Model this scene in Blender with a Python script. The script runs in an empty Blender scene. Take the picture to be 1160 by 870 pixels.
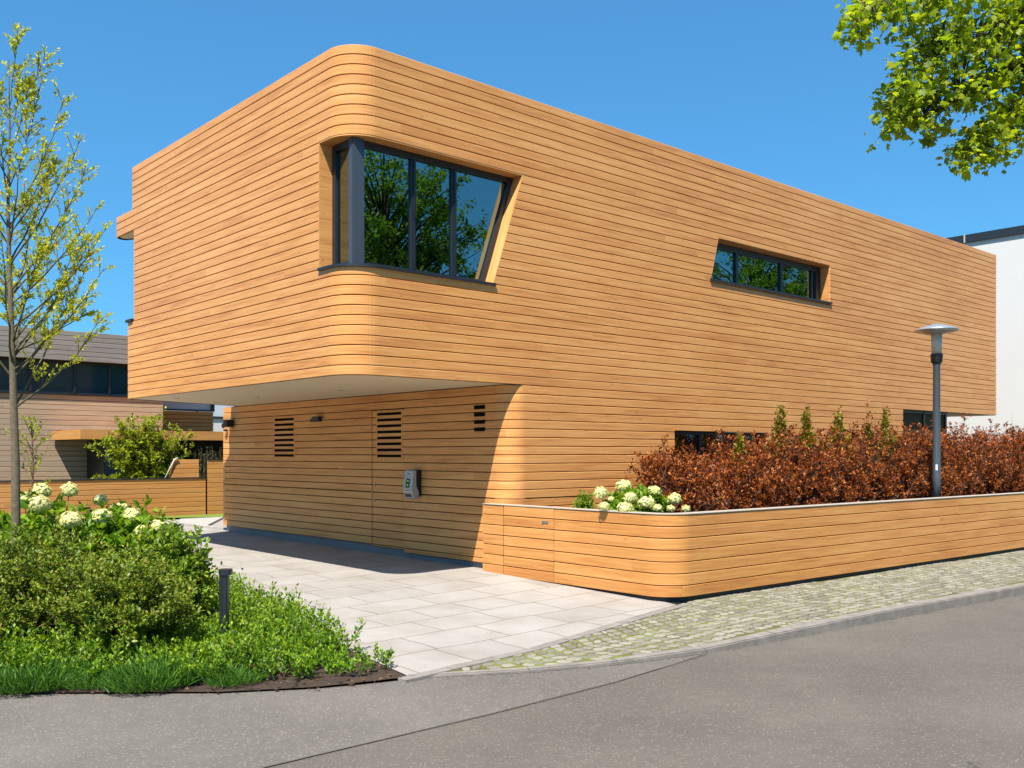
import bpy, math, random
import numpy as np
from mathutils import Vector

random.seed(7)
C = bpy.context.scene.collection
SC = bpy.context.scene
R = math.radians

# ------------------------------------------------------------------ camera frame
# World axes: X runs along the long street facade, Y runs back along the driveway facade,
# the sharp corner of the upper storey is (0, 0).
CAM = np.array([-5.92, -9.48, 1.65])
YAW = R(41.70)
FW = np.array([math.sin(YAW), math.cos(YAW), 0.0])
RT = np.array([math.cos(YAW), -math.sin(YAW), 0.0])
F, CX, HY = 1087.0, 580.0, 514.0

def D(px, py, d):
    """point seen at photo position (px, py) at d metres in front of the camera"""
    p = CAM + FW * d + RT * ((px - CX) / F * d)
    return (p[0], p[1], CAM[2] - (py - HY) / F * d)

def P(px, py, z=0.0):
    """point of the level z seen at photo position (px, py)"""
    d = F * (CAM[2] - z) / (py - HY)
    return D(px, py, d)

def lerp(a, b, t): return a + (b - a) * t

# ------------------------------------------------------------------ materials
def new_mat(name):
    m = bpy.data.materials.new(name)
    m.use_nodes = True
    nt = m.node_tree
    return m, nt, nt.nodes, nt.links, nt.nodes['Principled BSDF']

def ramp(nodes, stops):
    r = nodes.new('ShaderNodeValToRGB')
    el = r.color_ramp.elements
    while len(el) < len(stops): el.new(0.5)
    for e, (p, c) in zip(el, stops):
        e.position = p
        e.color = (c[0], c[1], c[2], 1)
    return r

def mth(nodes, links, op, a, b=None, clamp=False):
    n = nodes.new('ShaderNodeMath'); n.operation = op; n.use_clamp = clamp
    for i, v in enumerate((a, b)):
        if v is None: continue
        if isinstance(v, (int, float)): n.inputs[i].default_value = v
        else: links.new(v, n.inputs[i])
    return n.outputs[0]

def noise(nodes, links, vec, scale, detail=4, rough=0.55, dist=0.0):
    n = nodes.new('ShaderNodeTexNoise')
    n.inputs['Scale'].default_value = scale
    n.inputs['Detail'].default_value = detail
    n.inputs['Roughness'].default_value = rough
    n.inputs['Distortion'].default_value = dist
    if vec is not None: links.new(vec, n.inputs['Vector'])
    return n.outputs['Fac']

def mapping(nodes, links, vec, sc, rot=(0, 0, 0)):
    n = nodes.new('ShaderNodeMapping')
    n.inputs['Scale'].default_value = sc
    n.inputs['Rotation'].default_value = rot
    links.new(vec, n.inputs['Vector'])
    return n.outputs[0]

def bump(nodes, links, h, strength, dist, bsdf):
    b = nodes.new('ShaderNodeBump')
    b.inputs['Strength'].default_value = strength
    b.inputs['Distance'].default_value = dist
    links.new(h, b.inputs['Height'])
    links.new(b.outputs[0], bsdf.inputs['Normal'])

def wood(name, stops, rough=0.48, wear=0.0, wearcol=(0.2, 0.19, 0.17)):
    m, nt, N, L, B = new_mat(name)
    uv = N.new('ShaderNodeUVMap').outputs[0]
    at = N.new('ShaderNodeAttribute'); at.attribute_name = 'tone'
    tone = at.outputs['Fac']
    # slide the grain per board so that no two boards carry the same figure
    cx = N.new('ShaderNodeCombineXYZ')
    L.new(mth(N, L, 'MULTIPLY', tone, 37.0), cx.inputs[0])
    L.new(mth(N, L, 'MULTIPLY', tone, 11.0), cx.inputs[1])
    va = N.new('ShaderNodeVectorMath'); va.operation = 'ADD'
    L.new(uv, va.inputs[0]); L.new(cx.outputs[0], va.inputs[1])
    vec = va.outputs[0]
    n1 = noise(N, L, mapping(N, L, vec, (1.6, 55, 1)), 1.0, 6, 0.62, 0.8)
    n2 = noise(N, L, mapping(N, L, vec, (0.7, 9, 1)), 1.0, 3, 0.5, 0.4)
    n3 = noise(N, L, mapping(N, L, uv, (0.35, 0.55, 1)), 1.0, 3, 0.5, 0.0)
    s = mth(N, L, 'ADD', mth(N, L, 'MULTIPLY', n1, 0.85), mth(N, L, 'MULTIPLY', n2, 0.50))
    s = mth(N, L, 'ADD', s, mth(N, L, 'MULTIPLY', tone, 0.09))
    s = mth(N, L, 'ADD', s, mth(N, L, 'MULTIPLY', n3, 0.26))
    s = mth(N, L, 'SUBTRACT', s, 0.35)
    rp = ramp(N, stops)
    L.new(s, rp.inputs[0])
    col = rp.outputs[0]
    # sparse knots
    vo = N.new('ShaderNodeTexVoronoi'); vo.feature = 'F1'
    vo.inputs['Scale'].default_value = 1.0
    L.new(mapping(N, L, vec, (2.1, 6.0, 1)), vo.inputs['Vector'])
    rk = ramp(N, [(0.02, (1, 1, 1)), (0.075, (0, 0, 0))])
    L.new(vo.outputs['Distance'], rk.inputs[0])
    mx = N.new('ShaderNodeMix'); mx.data_type = 'RGBA'; mx.blend_type = 'MULTIPLY'
    L.new(mth(N, L, 'MULTIPLY', rk.outputs[0], 0.55), mx.inputs[0])
    L.new(col, mx.inputs[6]); mx.inputs[7].default_value = (0.35, 0.22, 0.14, 1)
    col = mx.outputs[2]
    if wear:
        w = noise(N, L, mapping(N, L, uv, (0.25, 3.2, 1)), 1.0, 5, 0.6, 0.5)
        rw = ramp(N, [(0.35, (0, 0, 0)), (0.62, (1, 1, 1))]); L.new(w, rw.inputs[0])
        m2 = N.new('ShaderNodeMix'); m2.data_type = 'RGBA'
        L.new(mth(N, L, 'MULTIPLY', rw.outputs[0], wear), m2.inputs[0])
        L.new(col, m2.inputs[6]); m2.inputs[7].default_value = (*wearcol, 1)
        col = m2.outputs[2]
    L.new(col, B.inputs['Base Color'])
    B.inputs['Roughness'].default_value = rough
    B.inputs['Specular IOR Level'].default_value = 0.28
    bump(N, L, n1, 0.25, 0.004, B)
    return m

def simple(name, col, rough=0.6, metal=0.0, var=0.0, scale=6.0, spec=0.5, bmp=0.0):
    m, nt, N, L, B = new_mat(name)
    B.inputs['Roughness'].default_value = rough
    B.inputs['Metallic'].default_value = metal
    B.inputs['Specular IOR Level'].default_value = spec
    B.inputs['Base Color'].default_value = (*col, 1)
    if var or bmp:
        tc = N.new('ShaderNodeTexCoord').outputs['Object']
        n = noise(N, L, tc, scale, 6, 0.6)
        if var:
            rp = ramp(N, [(0.25, [c * (1 - var) for c in col]), (0.75, [min(1, c * (1 + var)) for c in col])])
            L.new(n, rp.inputs[0]); L.new(rp.outputs[0], B.inputs['Base Color'])
        if bmp:
            n2 = noise(N, L, tc, scale * 12, 4, 0.6)
            bump(N, L, n2, bmp, 0.01, B)
    return m

def leafmat(name, stops, trans=0.35, rough=0.45, tint=(1.0, 1.0, 0.55)):
    m, nt, N, L, B = new_mat(name)
    at = N.new('ShaderNodeAttribute'); at.attribute_name = 'tone'
    rp = ramp(N, stops)
    L.new(at.outputs['Fac'], rp.inputs[0])
    L.new(rp.outputs[0], B.inputs['Base Color'])
    B.inputs['Roughness'].default_value = rough
    B.inputs['Specular IOR Level'].default_value = 0.35
    tr = N.new('ShaderNodeBsdfTranslucent')
    mx = N.new('ShaderNodeMix'); mx.data_type = 'RGBA'; mx.blend_type = 'MULTIPLY'
    mx.inputs[0].default_value = 1.0
    L.new(rp.outputs[0], mx.inputs[6]); mx.inputs[7].default_value = (*tint, 1)
    L.new(mx.outputs[2], tr.inputs['Color'])
    ms = N.new('ShaderNodeMixShader'); ms.inputs[0].default_value = trans
    L.new(B.outputs[0], ms.inputs[1]); L.new(tr.outputs[0], ms.inputs[2])
    L.new(ms.outputs[0], N['Material Output'].inputs['Surface'])
    return m

def glassmat(name, refl, gcol, tcol):
    m, nt, N, L, B = new_mat(name)
    N.remove(B)
    g = N.new('ShaderNodeBsdfGlossy'); g.inputs['Roughness'].default_value = 0.0
    g.inputs['Color'].default_value = (*gcol, 1)
    t = N.new('ShaderNodeBsdfTransparent'); t.inputs['Color'].default_value = (*tcol, 1)
    ly = N.new('ShaderNodeLayerWeight'); ly.inputs['Blend'].default_value = 0.25
    f = mth(N, L, 'ADD', mth(N, L, 'MULTIPLY', ly.outputs['Fresnel'], 0.5), refl, True)
    ms = N.new('ShaderNodeMixShader')
    L.new(f, ms.inputs[0]); L.new(t.outputs[0], ms.inputs[1]); L.new(g.outputs[0], ms.inputs[2])
    L.new(ms.outputs[0], N['Material Output'].inputs['Surface'])
    return m

M = {}
M['wood'] = wood('larch_cladding', [(0.25, (0.44, 0.165, 0.050)), (0.50, (0.635, 0.290, 0.090)), (0.78, (0.74, 0.390, 0.145))], 0.40)
M['wood_gate'] = wood('larch_planter', [(0.25, (0.40, 0.150, 0.040)), (0.50, (0.56, 0.250, 0.072)), (0.78, (0.67, 0.345, 0.12))], 0.42)
M['wood_grey'] = wood('weathered_cladding', [(0.2, (0.25, 0.16, 0.095)), (0.5, (0.40, 0.265, 0.165)), (0.8, (0.53, 0.37, 0.24))], 0.7, 0.40, (0.37, 0.315, 0.25))
M['wood_roof'] = wood('weathered_fascia', [(0.2, (0.15, 0.135, 0.115)), (0.5, (0.24, 0.215, 0.185)), (0.8, (0.32, 0.29, 0.25))], 0.75)
M['wood_old'] = wood('aged_fence_boards', [(0.2, (0.36, 0.15, 0.035)), (0.5, (0.52, 0.235, 0.062)), (0.8, (0.62, 0.32, 0.10))], 0.55, 0.20, (0.36, 0.25, 0.14))
M['gap'] = simple('gap_dark', (0.018, 0.010, 0.005), 0.95, spec=0.1)
M['slot'] = simple('slot_dark', (0.006, 0.005, 0.004), 0.95, spec=0.05)
M['glass_teal'] = simple('teal_glass', (0.012, 0.045, 0.060), 0.06, spec=0.8)
M['glass_olive'] = simple('olive_glass', (0.075, 0.062, 0.022), 0.6, spec=0.1)
M['paleglass'] = simple('pale_window', (0.50, 0.57, 0.62), 0.15)
M['soffit'] = simple('soffit_board', (0.62, 0.52, 0.36), 0.7, var=0.03, scale=2)
M['frame'] = simple('anthracite_metal', (0.013, 0.017, 0.022), 0.42, 0.0, spec=0.6)
M['post'] = simple('anthracite_post', (0.07, 0.085, 0.11), 0.35, 0.3)
M['plaster'] = simple('inner_plaster', (0.62, 0.58, 0.50), 0.8)
M['inner'] = simple('room_dark', (0.05, 0.05, 0.055), 0.9)
M['plinth'] = simple('blue_grey_plinth', (0.17, 0.18, 0.185), 0.6, var=0.15, scale=3)
M['dark'] = simple('black_plinth', (0.02, 0.019, 0.018), 0.7)
M['cap'] = simple('zinc_cap', (0.50, 0.43, 0.35), 0.5, 0.2, var=0.1)
M['white'] = simple('white_render', (0.585, 0.575, 0.555), 0.85, var=0.03, scale=0.6, bmp=0.15)
M['silver'] = simple('silver_plastic', (0.42, 0.42, 0.41), 0.35, 0.35)
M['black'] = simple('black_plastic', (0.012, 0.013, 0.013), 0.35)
M['lampmetal'] = simple('lamp_grey', (0.10, 0.125, 0.15), 0.4, 0.4)
M['lamphood'] = simple('lamp_hood', (0.42, 0.46, 0.50), 0.32, 0.6)
M['lampglass'] = simple('lamp_glass', (0.55, 0.53, 0.47), 0.25, 0.0)
M['sticker'] = simple('sticker', (0.75, 0.75, 0.75), 0.5)
M['steel'] = simple('steel', (0.5, 0.46, 0.40), 0.3, 0.9)
M['concrete'] = simple('concrete', (0.36, 0.335, 0.30), 0.85, var=0.18, scale=5, bmp=0.3)
M['kerb'] = simple('kerb_granite', (0.21, 0.187, 0.162), 0.85, var=0.30, scale=7, bmp=0.5)
M['glass'] = glassmat('window_glass', 0.42, (0.50, 0.68, 0.66), (0.40, 0.46, 0.44))
M['glass_far'] = glassmat('far_glass', 0.22, (0.40, 0.62, 0.66), (0.10, 0.14, 0.15))
M['glass_pale'] = glassmat('pale_glass', 0.72, (0.85, 0.92, 0.96), (0.5, 0.55, 0.55))
M['curtain'] = simple('curtain', (0.55, 0.60, 0.62), 0.9)
M['bark'] = simple('young_bark', (0.15, 0.115, 0.070), 0.85, var=0.4, scale=26, bmp=0.6)
M['bark_green'] = simple('twig_bark', (0.085, 0.075, 0.03), 0.8, var=0.25, scale=20)
M['bark_dark'] = simple('dark_bark', (0.065, 0.05, 0.035), 0.9, var=0.3, scale=12, bmp=0.7)
M['stem'] = simple('brown_stem', (0.13, 0.075, 0.04), 0.8, var=0.3, scale=30)
M['gstem'] = simple('green_stem', (0.11, 0.13, 0.03), 0.7)
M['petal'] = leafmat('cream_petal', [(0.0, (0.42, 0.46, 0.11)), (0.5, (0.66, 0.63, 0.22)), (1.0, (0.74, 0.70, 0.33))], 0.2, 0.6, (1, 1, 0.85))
M['petalcore'] = simple('petal_core', (0.55, 0.58, 0.30), 0.8)
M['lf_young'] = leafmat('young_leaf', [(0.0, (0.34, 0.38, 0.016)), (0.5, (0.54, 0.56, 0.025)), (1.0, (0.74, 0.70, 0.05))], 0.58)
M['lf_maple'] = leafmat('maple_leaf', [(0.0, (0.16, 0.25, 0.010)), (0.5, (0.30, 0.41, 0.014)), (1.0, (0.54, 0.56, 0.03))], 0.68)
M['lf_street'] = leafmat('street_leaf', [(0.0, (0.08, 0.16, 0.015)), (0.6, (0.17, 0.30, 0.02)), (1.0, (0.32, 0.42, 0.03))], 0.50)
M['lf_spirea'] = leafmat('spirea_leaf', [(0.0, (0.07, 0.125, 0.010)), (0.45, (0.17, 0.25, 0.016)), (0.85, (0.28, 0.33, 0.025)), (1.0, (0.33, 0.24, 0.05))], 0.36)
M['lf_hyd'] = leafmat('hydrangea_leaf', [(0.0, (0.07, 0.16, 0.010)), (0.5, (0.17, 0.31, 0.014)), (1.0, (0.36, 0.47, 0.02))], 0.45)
M['lf_bright'] = leafmat('bright_leaf', [(0.0, (0.09, 0.17, 0.015)), (0.5, (0.20, 0.31, 0.020)), (1.0, (0.38, 0.44, 0.035))], 0.42)
M['lf_cover'] = leafmat('cover_leaf', [(0.0, (0.06, 0.15, 0.008)), (0.5, (0.15, 0.29, 0.010)), (1.0, (0.34, 0.45, 0.02))], 0.42)
M['lf_grass'] = leafmat('grass_blade', [(0.0, (0.035, 0.10, 0.012)), (0.6, (0.075, 0.19, 0.018)), (1.0, (0.16, 0.30, 0.03))], 0.35)
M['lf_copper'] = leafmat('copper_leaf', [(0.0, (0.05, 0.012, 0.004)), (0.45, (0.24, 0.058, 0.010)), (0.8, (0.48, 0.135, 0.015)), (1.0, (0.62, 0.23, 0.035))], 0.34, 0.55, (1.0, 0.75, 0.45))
M['lf_olive'] = leafmat('olive_leaf', [(0.0, (0.10, 0.10, 0.008)), (0.6, (0.25, 0.22, 0.016)), (1.0, (0.38, 0.24, 0.03))], 0.35)
M['lf_acer'] = leafmat('acer_leaf', [(0.0, (0.13, 0.19, 0.008)), (0.5, (0.30, 0.37, 0.012)), (1.0, (0.55, 0.56, 0.025))], 0.45)
M['lf_dark'] = leafmat('dark_hedge_leaf', [(0.0, (0.015, 0.03, 0.01)), (1.0, (0.05, 0.085, 0.02))], 0.2)

# ------------------------------------------------------------------ mesh tools
def origin_of(parent):
    r = parent
    while r.parent: r = r.parent
    return Vector(r.location)

def link(me, name, parent=None, origin=None):
    o = bpy.data.objects.new(name, me)
    C.objects.link(o)
    if parent is not None: o.parent = parent
    elif origin is not None: o.location = origin
    return o

class MB:
    def __init__(self): self.v = []; self.f = []; self.uv = []; self.t = []; self.sm = []
    def quad(self, pts, uv=None, tone=0.5, smooth=False):
        i = len(self.v); self.v += [tuple(p) for p in pts]
        self.f.append(list(range(i, i + len(pts))))
        self.uv.append(uv or [(p[0] + p[1], p[2]) for p in pts]); self.t.append(tone); self.sm.append(smooth)
    def face(self, idx, uv=None, tone=0.5, smooth=False):
        self.f.append(list(idx))
        self.uv.append(uv or [(self.v[i][0] + self.v[i][1], self.v[i][2]) for i in idx]); self.t.append(tone); self.sm.append(smooth)
    def prism(self, poly, z0, z1, tone=0.5):
        """upright prism over a plan polygon; z0/z1 numbers or functions of (x, y)"""
        f0 = z0 if callable(z0) else (lambda x, y: z0)
        f1 = z1 if callable(z1) else (lambda x, y: z1)
        a = sum(poly[i][0] * poly[(i + 1) % len(poly)][1] - poly[(i + 1) % len(poly)][0] * poly[i][1] for i in range(len(poly)))
        if a < 0: poly = poly[::-1]
        n = len(poly); i = len(self.v)
        self.v += [(p[0], p[1], f0(p[0], p[1])) for p in poly] + [(p[0], p[1], f1(p[0], p[1])) for p in poly]
        self.face([i + k for k in range(n)][::-1], [(self.v[i + k][0], self.v[i + k][1]) for k in range(n)][::-1], tone)
        self.face([i + n + k for k in range(n)], [(self.v[i + k][0], self.v[i + k][1]) for k in range(n)], tone)
        s = 0
        for k in range(n):
            k2 = (k + 1) % n
            l = math.dist(poly[k], poly[k2])
            za, zb = self.v[i + k][2], self.v[i + n + k][2]
            self.face([i + k, i + k2, i + n + k2, i + n + k], [(s, za), (s + l, za), (s + l, zb), (s, zb)], tone); s += l
    def box(self, x0, x1, y0, y1, z0, z1, tone=0.5):
        self.prism([(x0, y0), (x1, y0), (x1, y1), (x0, y1)], z0, z1, tone)
    def obox(self, o, ax, ay, az, tone=0.5):
        """box spanned from corner o by three vectors"""
        o = Vector(o); ax = Vector(ax); ay = Vector(ay); az = Vector(az)
        if ax.cross(ay).dot(az) < 0: ax, ay = ay, ax
        i = len(self.v)
        for p in (o, o + ax, o + ax + ay, o + ay, o + az, o + ax + az, o + ax + ay + az, o + ay + az): self.v.append(tuple(p))
        lx, ly, lz = ax.length, ay.length, az.length
        for q, (a, b) in (((0, 3, 2, 1), (ly, lx)), ((4, 5, 6, 7), (lx, ly)), ((0, 1, 5, 4), (lx, lz)), ((1, 2, 6, 5), (ly, lz)), ((2, 3, 7, 6), (lx, lz)), ((3, 0, 4, 7), (ly, lz))):
            self.face([i + k for k in q], [(0, 0), (a, 0), (a, b), (0, b)], tone)
    def tube(self, pts, rad, n=8, tone=0.5, caps=True):
        pts = [Vector(p) for p in pts]
        rad = rad if hasattr(rad, '__len__') else [rad] * len(pts)
        base = len(self.v); up = None
        for k, p in enumerate(pts):
            d = (pts[min(k + 1, len(pts) - 1)] - pts[max(k - 1, 0)]).normalized()
            if up is None:
                up = Vector((0, 0, 1)) if abs(d.z) < 0.9 else Vector((1, 0, 0))
            a = (up - d * up.dot(d)).normalized(); up = a
            b = d.cross(a)
            for j in range(n):
                t = 2 * math.pi * j / n
                self.v.append(tuple(p + (a * math.cos(t) + b * math.sin(t)) * rad[k]))
        for k in range(len(pts) - 1):
            for j in range(n):
                j2 = (j + 1) % n
                self.face([base + k * n + j, base + k * n + j2, base + (k + 1) * n + j2, base + (k + 1) * n + j], None, tone, True)
        if caps:
            self.face([base + j for j in range(n)][::-1], None, tone)
            self.face([base + (len(pts) - 1) * n + j for j in range(n)], None, tone)
    def lathe(self, c, prof, n=24, tone=0.5, smooth=True):
        base = len(self.v)
        for r, z in prof:
            for j in range(n):
                t = 2 * math.pi * j / n
                self.v.append((c[0] + r * math.cos(t), c[1] + r * math.sin(t), c[2] + z))
        for k in range(len(prof) - 1):
            for j in range(n):
                j2 = (j + 1) % n
                self.face([base + k * n + j, base + k * n + j2, base + (k + 1) * n + j2, base + (k + 1) * n + j], None, tone, smooth)
        self.face([base + j for j in range(n)][::-1], None, tone)
        self.face([base + (len(prof) - 1) * n + j for j in range(n)], None, tone)
    def build(self, name, mat, parent=None, origin=None, smooth=False):
        og = origin_of(parent) if parent is not None else Vector(origin or (0, 0, 0))
        me = bpy.data.meshes.new(name)
        me.from_pydata([(p[0] - og.x, p[1] - og.y, p[2] - og.z) for p in self.v], [], self.f)
        uvl = me.uv_layers.new(name='UVMap')
        uvl.data.foreach_set('uv', np.array([c for q in self.uv for c in q], dtype=np.float32).ravel())
        at = me.attributes.new('tone', 'FLOAT', 'FACE')
        at.data.foreach_set('value', np.array(self.t, dtype=np.float32))
        me.polygons.foreach_set('use_smooth', [bool(s or smooth) for s in self.sm])
        me.materials.append(mat); me.update()
        return link(me, name, parent, og if parent is None else None)

def thing(name, label, cat, loc, group=None):
    o = bpy.data.objects.new(name, None); C.objects.link(o)
    o.location = loc; o.empty_display_size = 0.2
    tag(o, label, cat, group); return o

def tag(o, label=None, cat=None, group=None, kind=None):
    if label: o['label'] = label
    if cat: o['category'] = cat
    if group: o['group'] = group
    if kind: o['kind'] = kind
    return o

# ---- boards along a plan path; the outside is on the right-hand side of the walk
class Path:
    def __init__(self, pts, s0_index=0):
        self.p = [np.array(p, float) for p in pts]
        self.s = [0.0]
        for a, b in zip(self.p, self.p[1:]): self.s.append(self.s[-1] + float(np.linalg.norm(b - a)))
        o = self.s[s0_index]; self.s = [x - o for x in self.s]
        seg = []
        for a, b in zip(self.p, self.p[1:]):
            d = (b - a) / np.linalg.norm(b - a); seg.append(np.array([d[1], -d[0]]))
        self.seg = seg; self.n = []
        for k in range(len(self.p)):
            if k == 0: n = seg[0]
            elif k == len(self.p) - 1: n = seg[-1]
            else:
                n = seg[k - 1] + seg[k]; n = n / np.dot(n, n) * 2 if False else n / max(0.2, (1 + np.dot(seg[k - 1], seg[k])))
            self.n.append(n)
    def at(self, s, off):
        k = 0
        while k < len(self.s) - 2 and s > self.s[k + 1]: k += 1
        t = (s - self.s[k]) / (self.s[k + 1] - self.s[k])
        if abs(t) < 1e-7: return self.p[k] + self.n[k] * off
        if abs(t - 1) < 1e-7: return self.p[k + 1] + self.n[k + 1] * off
        curved = np.dot(self.seg[k], self.seg[max(k - 1, 0)]) < 0.9999 and np.dot(self.seg[k], self.seg[max(k - 1, 0)]) > 0.9
        n = self.n[k] * (1 - t) + self.n[k + 1] * t if curved else self.seg[k]
        return self.p[k] * (1 - t) + self.p[k + 1] * t + n * off

def arc(cx, cy, r, a0, a1, n):
    return [(cx + r * math.cos(R(lerp(a0, a1, k / n))), cy + r * math.sin(R(lerp(a0, a1, k / n)))) for k in range(n + 1)]

def boards(mb, bk, path, za, zb, openings=(), gap=0.0050, ch=0.005, depth=0.022, joint=5.5, zend=None):
    """one row of boards between za and zb, cut by openings (left(z), right(z), z0, z1)"""
    cuts = sorted({za, zb} | {z for o in openings for z in o[2:4] if za + 1e-4 < z < zb - 1e-4})
    jo = [path.s[0] + random.uniform(0.4, joint)]
    while jo[-1] < path.s[-1] - 0.8: jo.append(jo[-1] + random.uniform(joint * 0.6, joint * 1.2))
    rt = [random.random() for _ in range(len(jo) + 2)]
    for z0, z1 in zip(cuts, cuts[1:]):
        zm = (z0 + z1) / 2
        act = [o for o in openings if o[2] < zm < o[3]]
        act.sort(key=lambda o: o[0](zm))
        iv = []; lo = (path.s[0], path.s[0])
        for o in act:
            iv.append((lo, (o[0](z0), o[0](z1)))); lo = (o[1](z0), o[1](z1))
        iv.append((lo, (path.s[-1], path.s[-1])))
        for (l0, l1), (h0, h1) in iv:
            l0 = max(l0, path.s[0]); l1 = max(l1, path.s[0]); h0 = min(h0, path.s[-1]); h1 = min(h1, path.s[-1])
            a, b = max(l0, l1), min(h0, h1)
            if b - a < 0.004: continue
            js = [j for j in jo if a + 0.15 < j < b - 0.15]
            ends = [(l0, l1)] + [(j, j) for j in js] + [(h0, h1)]
            for q, (e0, e1) in enumerate(zip(ends, ends[1:])):
                mid = (e0[0] + e1[0]) / 2
                tone = rt[sum(1 for j in jo if j < mid)]
                g0 = 0.0009 if q > 0 else 0; g1 = 0.0009 if q < len(ends) - 2 else 0
                cols = [(e0[0] + g0, e0[1] + g0)]
                cols += [(s, s) for s in path.s if max(e0) + 1e-4 < s < min(e1) - 1e-4]
                cols += [(e1[0] - g1, e1[1] - g1)]
                b0 = gap if abs(z0 - za) < 1e-5 else 0.0; t0 = gap if abs(z1 - zb) < 1e-5 else 0.0
                c0 = ch if b0 else 0.0; c1 = ch if t0 else 0.0
                prof = [(z0 + b0, -depth - 0.002), (z0 + b0, -c0), (z0 + b0 + ch, 0), (z1 - t0 - ch, 0), (z1 - t0, -c1), (z1 - t0, -depth - 0.002)]
                base = len(mb.v); m = len(prof)
                suv = []
                for (sa, sb) in cols:
                    row = []
                    for (z, off) in prof:
                        w = (z - z0) / (z1 - z0); s = lerp(sa, sb, w)
                        xy = path.at(s, off); mb.v.append((xy[0], xy[1], z)); row.append((s, z))
                    suv.append(row)
                for c in range(len(cols) - 1):
                    for k in range(m - 1):
                        i0 = base + c * m + k
                        mb.face([i0, i0 + m, i0 + m + 1, i0 + 1], [suv[c][k], suv[c + 1][k], suv[c + 1][k + 1], suv[c][k + 1]], tone)
                mb.face([base + k for k in range(m)], suv[0], tone)
                e = base + (len(cols) - 1) * m
                mb.face([e + k for k in range(m)][::-1], suv[-1][::-1], tone)
            if bk is not None:
                cols = [(l0, l1)] + [(s, s) for s in path.s if a + 1e-4 < s < b - 1e-4] + [(h0, h1)]
                base = len(bk.v)
                for (sa, sb) in cols:
                    for z, s in ((z0, sa), (z1, sb)):
                        xy = path.at(s, -depth); bk.v.append((xy[0], xy[1], z))
                for c in range(len(cols) - 1):
                    i0 = base + 2 * c; bk.face([i0, i0 + 2, i0 + 3, i0 + 1])

# ---- foliage, vectorised
RNG = np.random.default_rng(11)
def unit(a): return a / np.maximum(np.linalg.norm(a, axis=-1, keepdims=True), 1e-9)
TPL = {
    'diamond': (np.array([(0, 0, 0), (.45, .26, .07), (1, 0, -.06), (.45, -.26, .07)]), [(0, 3, 2), (0, 2, 1)]),
    'oval': (np.array([(0, 0, 0), (.28, .24, .06), (.68, .22, .05), (1, 0, -.10), (.68, -.22, .05), (.28, -.24, .06), (.5, 0, -.02)]),
             [(0, 6, 1), (1, 6, 2), (2, 6, 3), (3, 6, 4), (4, 6, 5), (5, 6, 0)]),
    'blade': (np.array([(0, .022, 0), (.55, .024, .10), (1, 0, -.08), (.55, -.024, .10), (0, -.022, 0)]), [(0, 4, 3, 1), (1, 3, 2)]),
    'petal': (np.array([(-.5, -.5, 0), (.5, -.5, .1), (.5, .5, 0), (-.5, .5, .1)]), [(0, 1, 2, 3)]),
    'maple': (np.array([(0, 0, 0), (.05, .30, -.03), (.22, .52, -.08), (.36, .30, .03), (.66, .48, -.05), (.66, .20, .04), (1.0, 0, -.10),
                        (.66, -.20, .04), (.66, -.48, -.05), (.36, -.30, .03), (.22, -.52, -.08), (.05, -.30, -.03), (.42, 0, 0.04)]),
              [(12, 1, 0), (12, 2, 1), (12, 3, 2), (12, 4, 3), (12, 5, 4), (12, 6, 5), (12, 7, 6), (12, 8, 7), (12, 9, 8), (12, 10, 9), (12, 11, 10), (12, 0, 11)]),
}
def leaf_mesh(name, pos, dr, nm, size, mat, tpl, parent, tone=None, smooth=False):
    T, Fc = TPL[tpl]; n = len(pos); k = len(T)
    dr = unit(dr); sd = unit(np.cross(nm, dr)); nn = np.cross(dr, sd)
    size = np.broadcast_to(np.asarray(size, float).reshape(-1, 1, 1), (n, 1, 1)) if np.ndim(size) else np.full((n, 1, 1), size)
    wid = RNG.uniform(0.8, 1.2, (n, 1, 1))
    V = pos[:, None, :] + (dr[:, None, :] * T[None, :, 0:1] + sd[:, None, :] * T[None, :, 1:2] * wid + nn[:, None, :] * T[None, :, 2:3]) * size
    og = np.array(origin_of(parent)); V = (V - og).reshape(-1, 3).astype(np.float32)
    lv = []; ls = []
    idx = np.arange(n)[:, None] * k
    tris = np.array([f for f in Fc if len(f) == 3]); qs = np.array([f for f in Fc if len(f) == 4])
    loops = []; sizes = []
    if len(tris): loops.append((idx[:, :, None] + tris[None]).reshape(-1)); sizes.append(np.full(n * len(tris), 3))
    if len(qs): loops.append((idx[:, :, None] + qs[None]).reshape(-1)); sizes.append(np.full(n * len(qs), 4))
    loops = np.concatenate(loops).astype(np.int32); sizes = np.concatenate(sizes).astype(np.int32)
    me = bpy.data.meshes.new(name)
    me.vertices.add(len(V)); me.vertices.foreach_set('co', V.ravel())
    me.loops.add(len(loops)); me.loops.foreach_set('vertex_index', loops)
    me.polygons.add(len(sizes)); me.polygons.foreach_set('loop_start', (np.cumsum(sizes) - sizes).astype(np.int32))
    me.polygons.foreach_set('loop_total', sizes)
    if smooth: me.polygons.foreach_set('use_smooth', np.ones(len(sizes), bool))
    if tone is None: tone = RNG.beta(2.2, 2.2, n)
    at = me.attributes.new('tone', 'FLOAT', 'POINT')
    at.data.foreach_set('value', np.repeat(np.clip(tone, 0, 1), k).astype(np.float32))
    me.update(calc_edges=True); me.validate()
    me.materials.append(mat)
    return link(me, name, parent)

def bez(B, Mi, T, t):
    t = t[..., None]
    return (1 - t) ** 2 * B + 2 * t * (1 - t) * Mi + t ** 2 * T, 2 * (1 - t) * (Mi - B) + 2 * t * (T - Mi)

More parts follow.
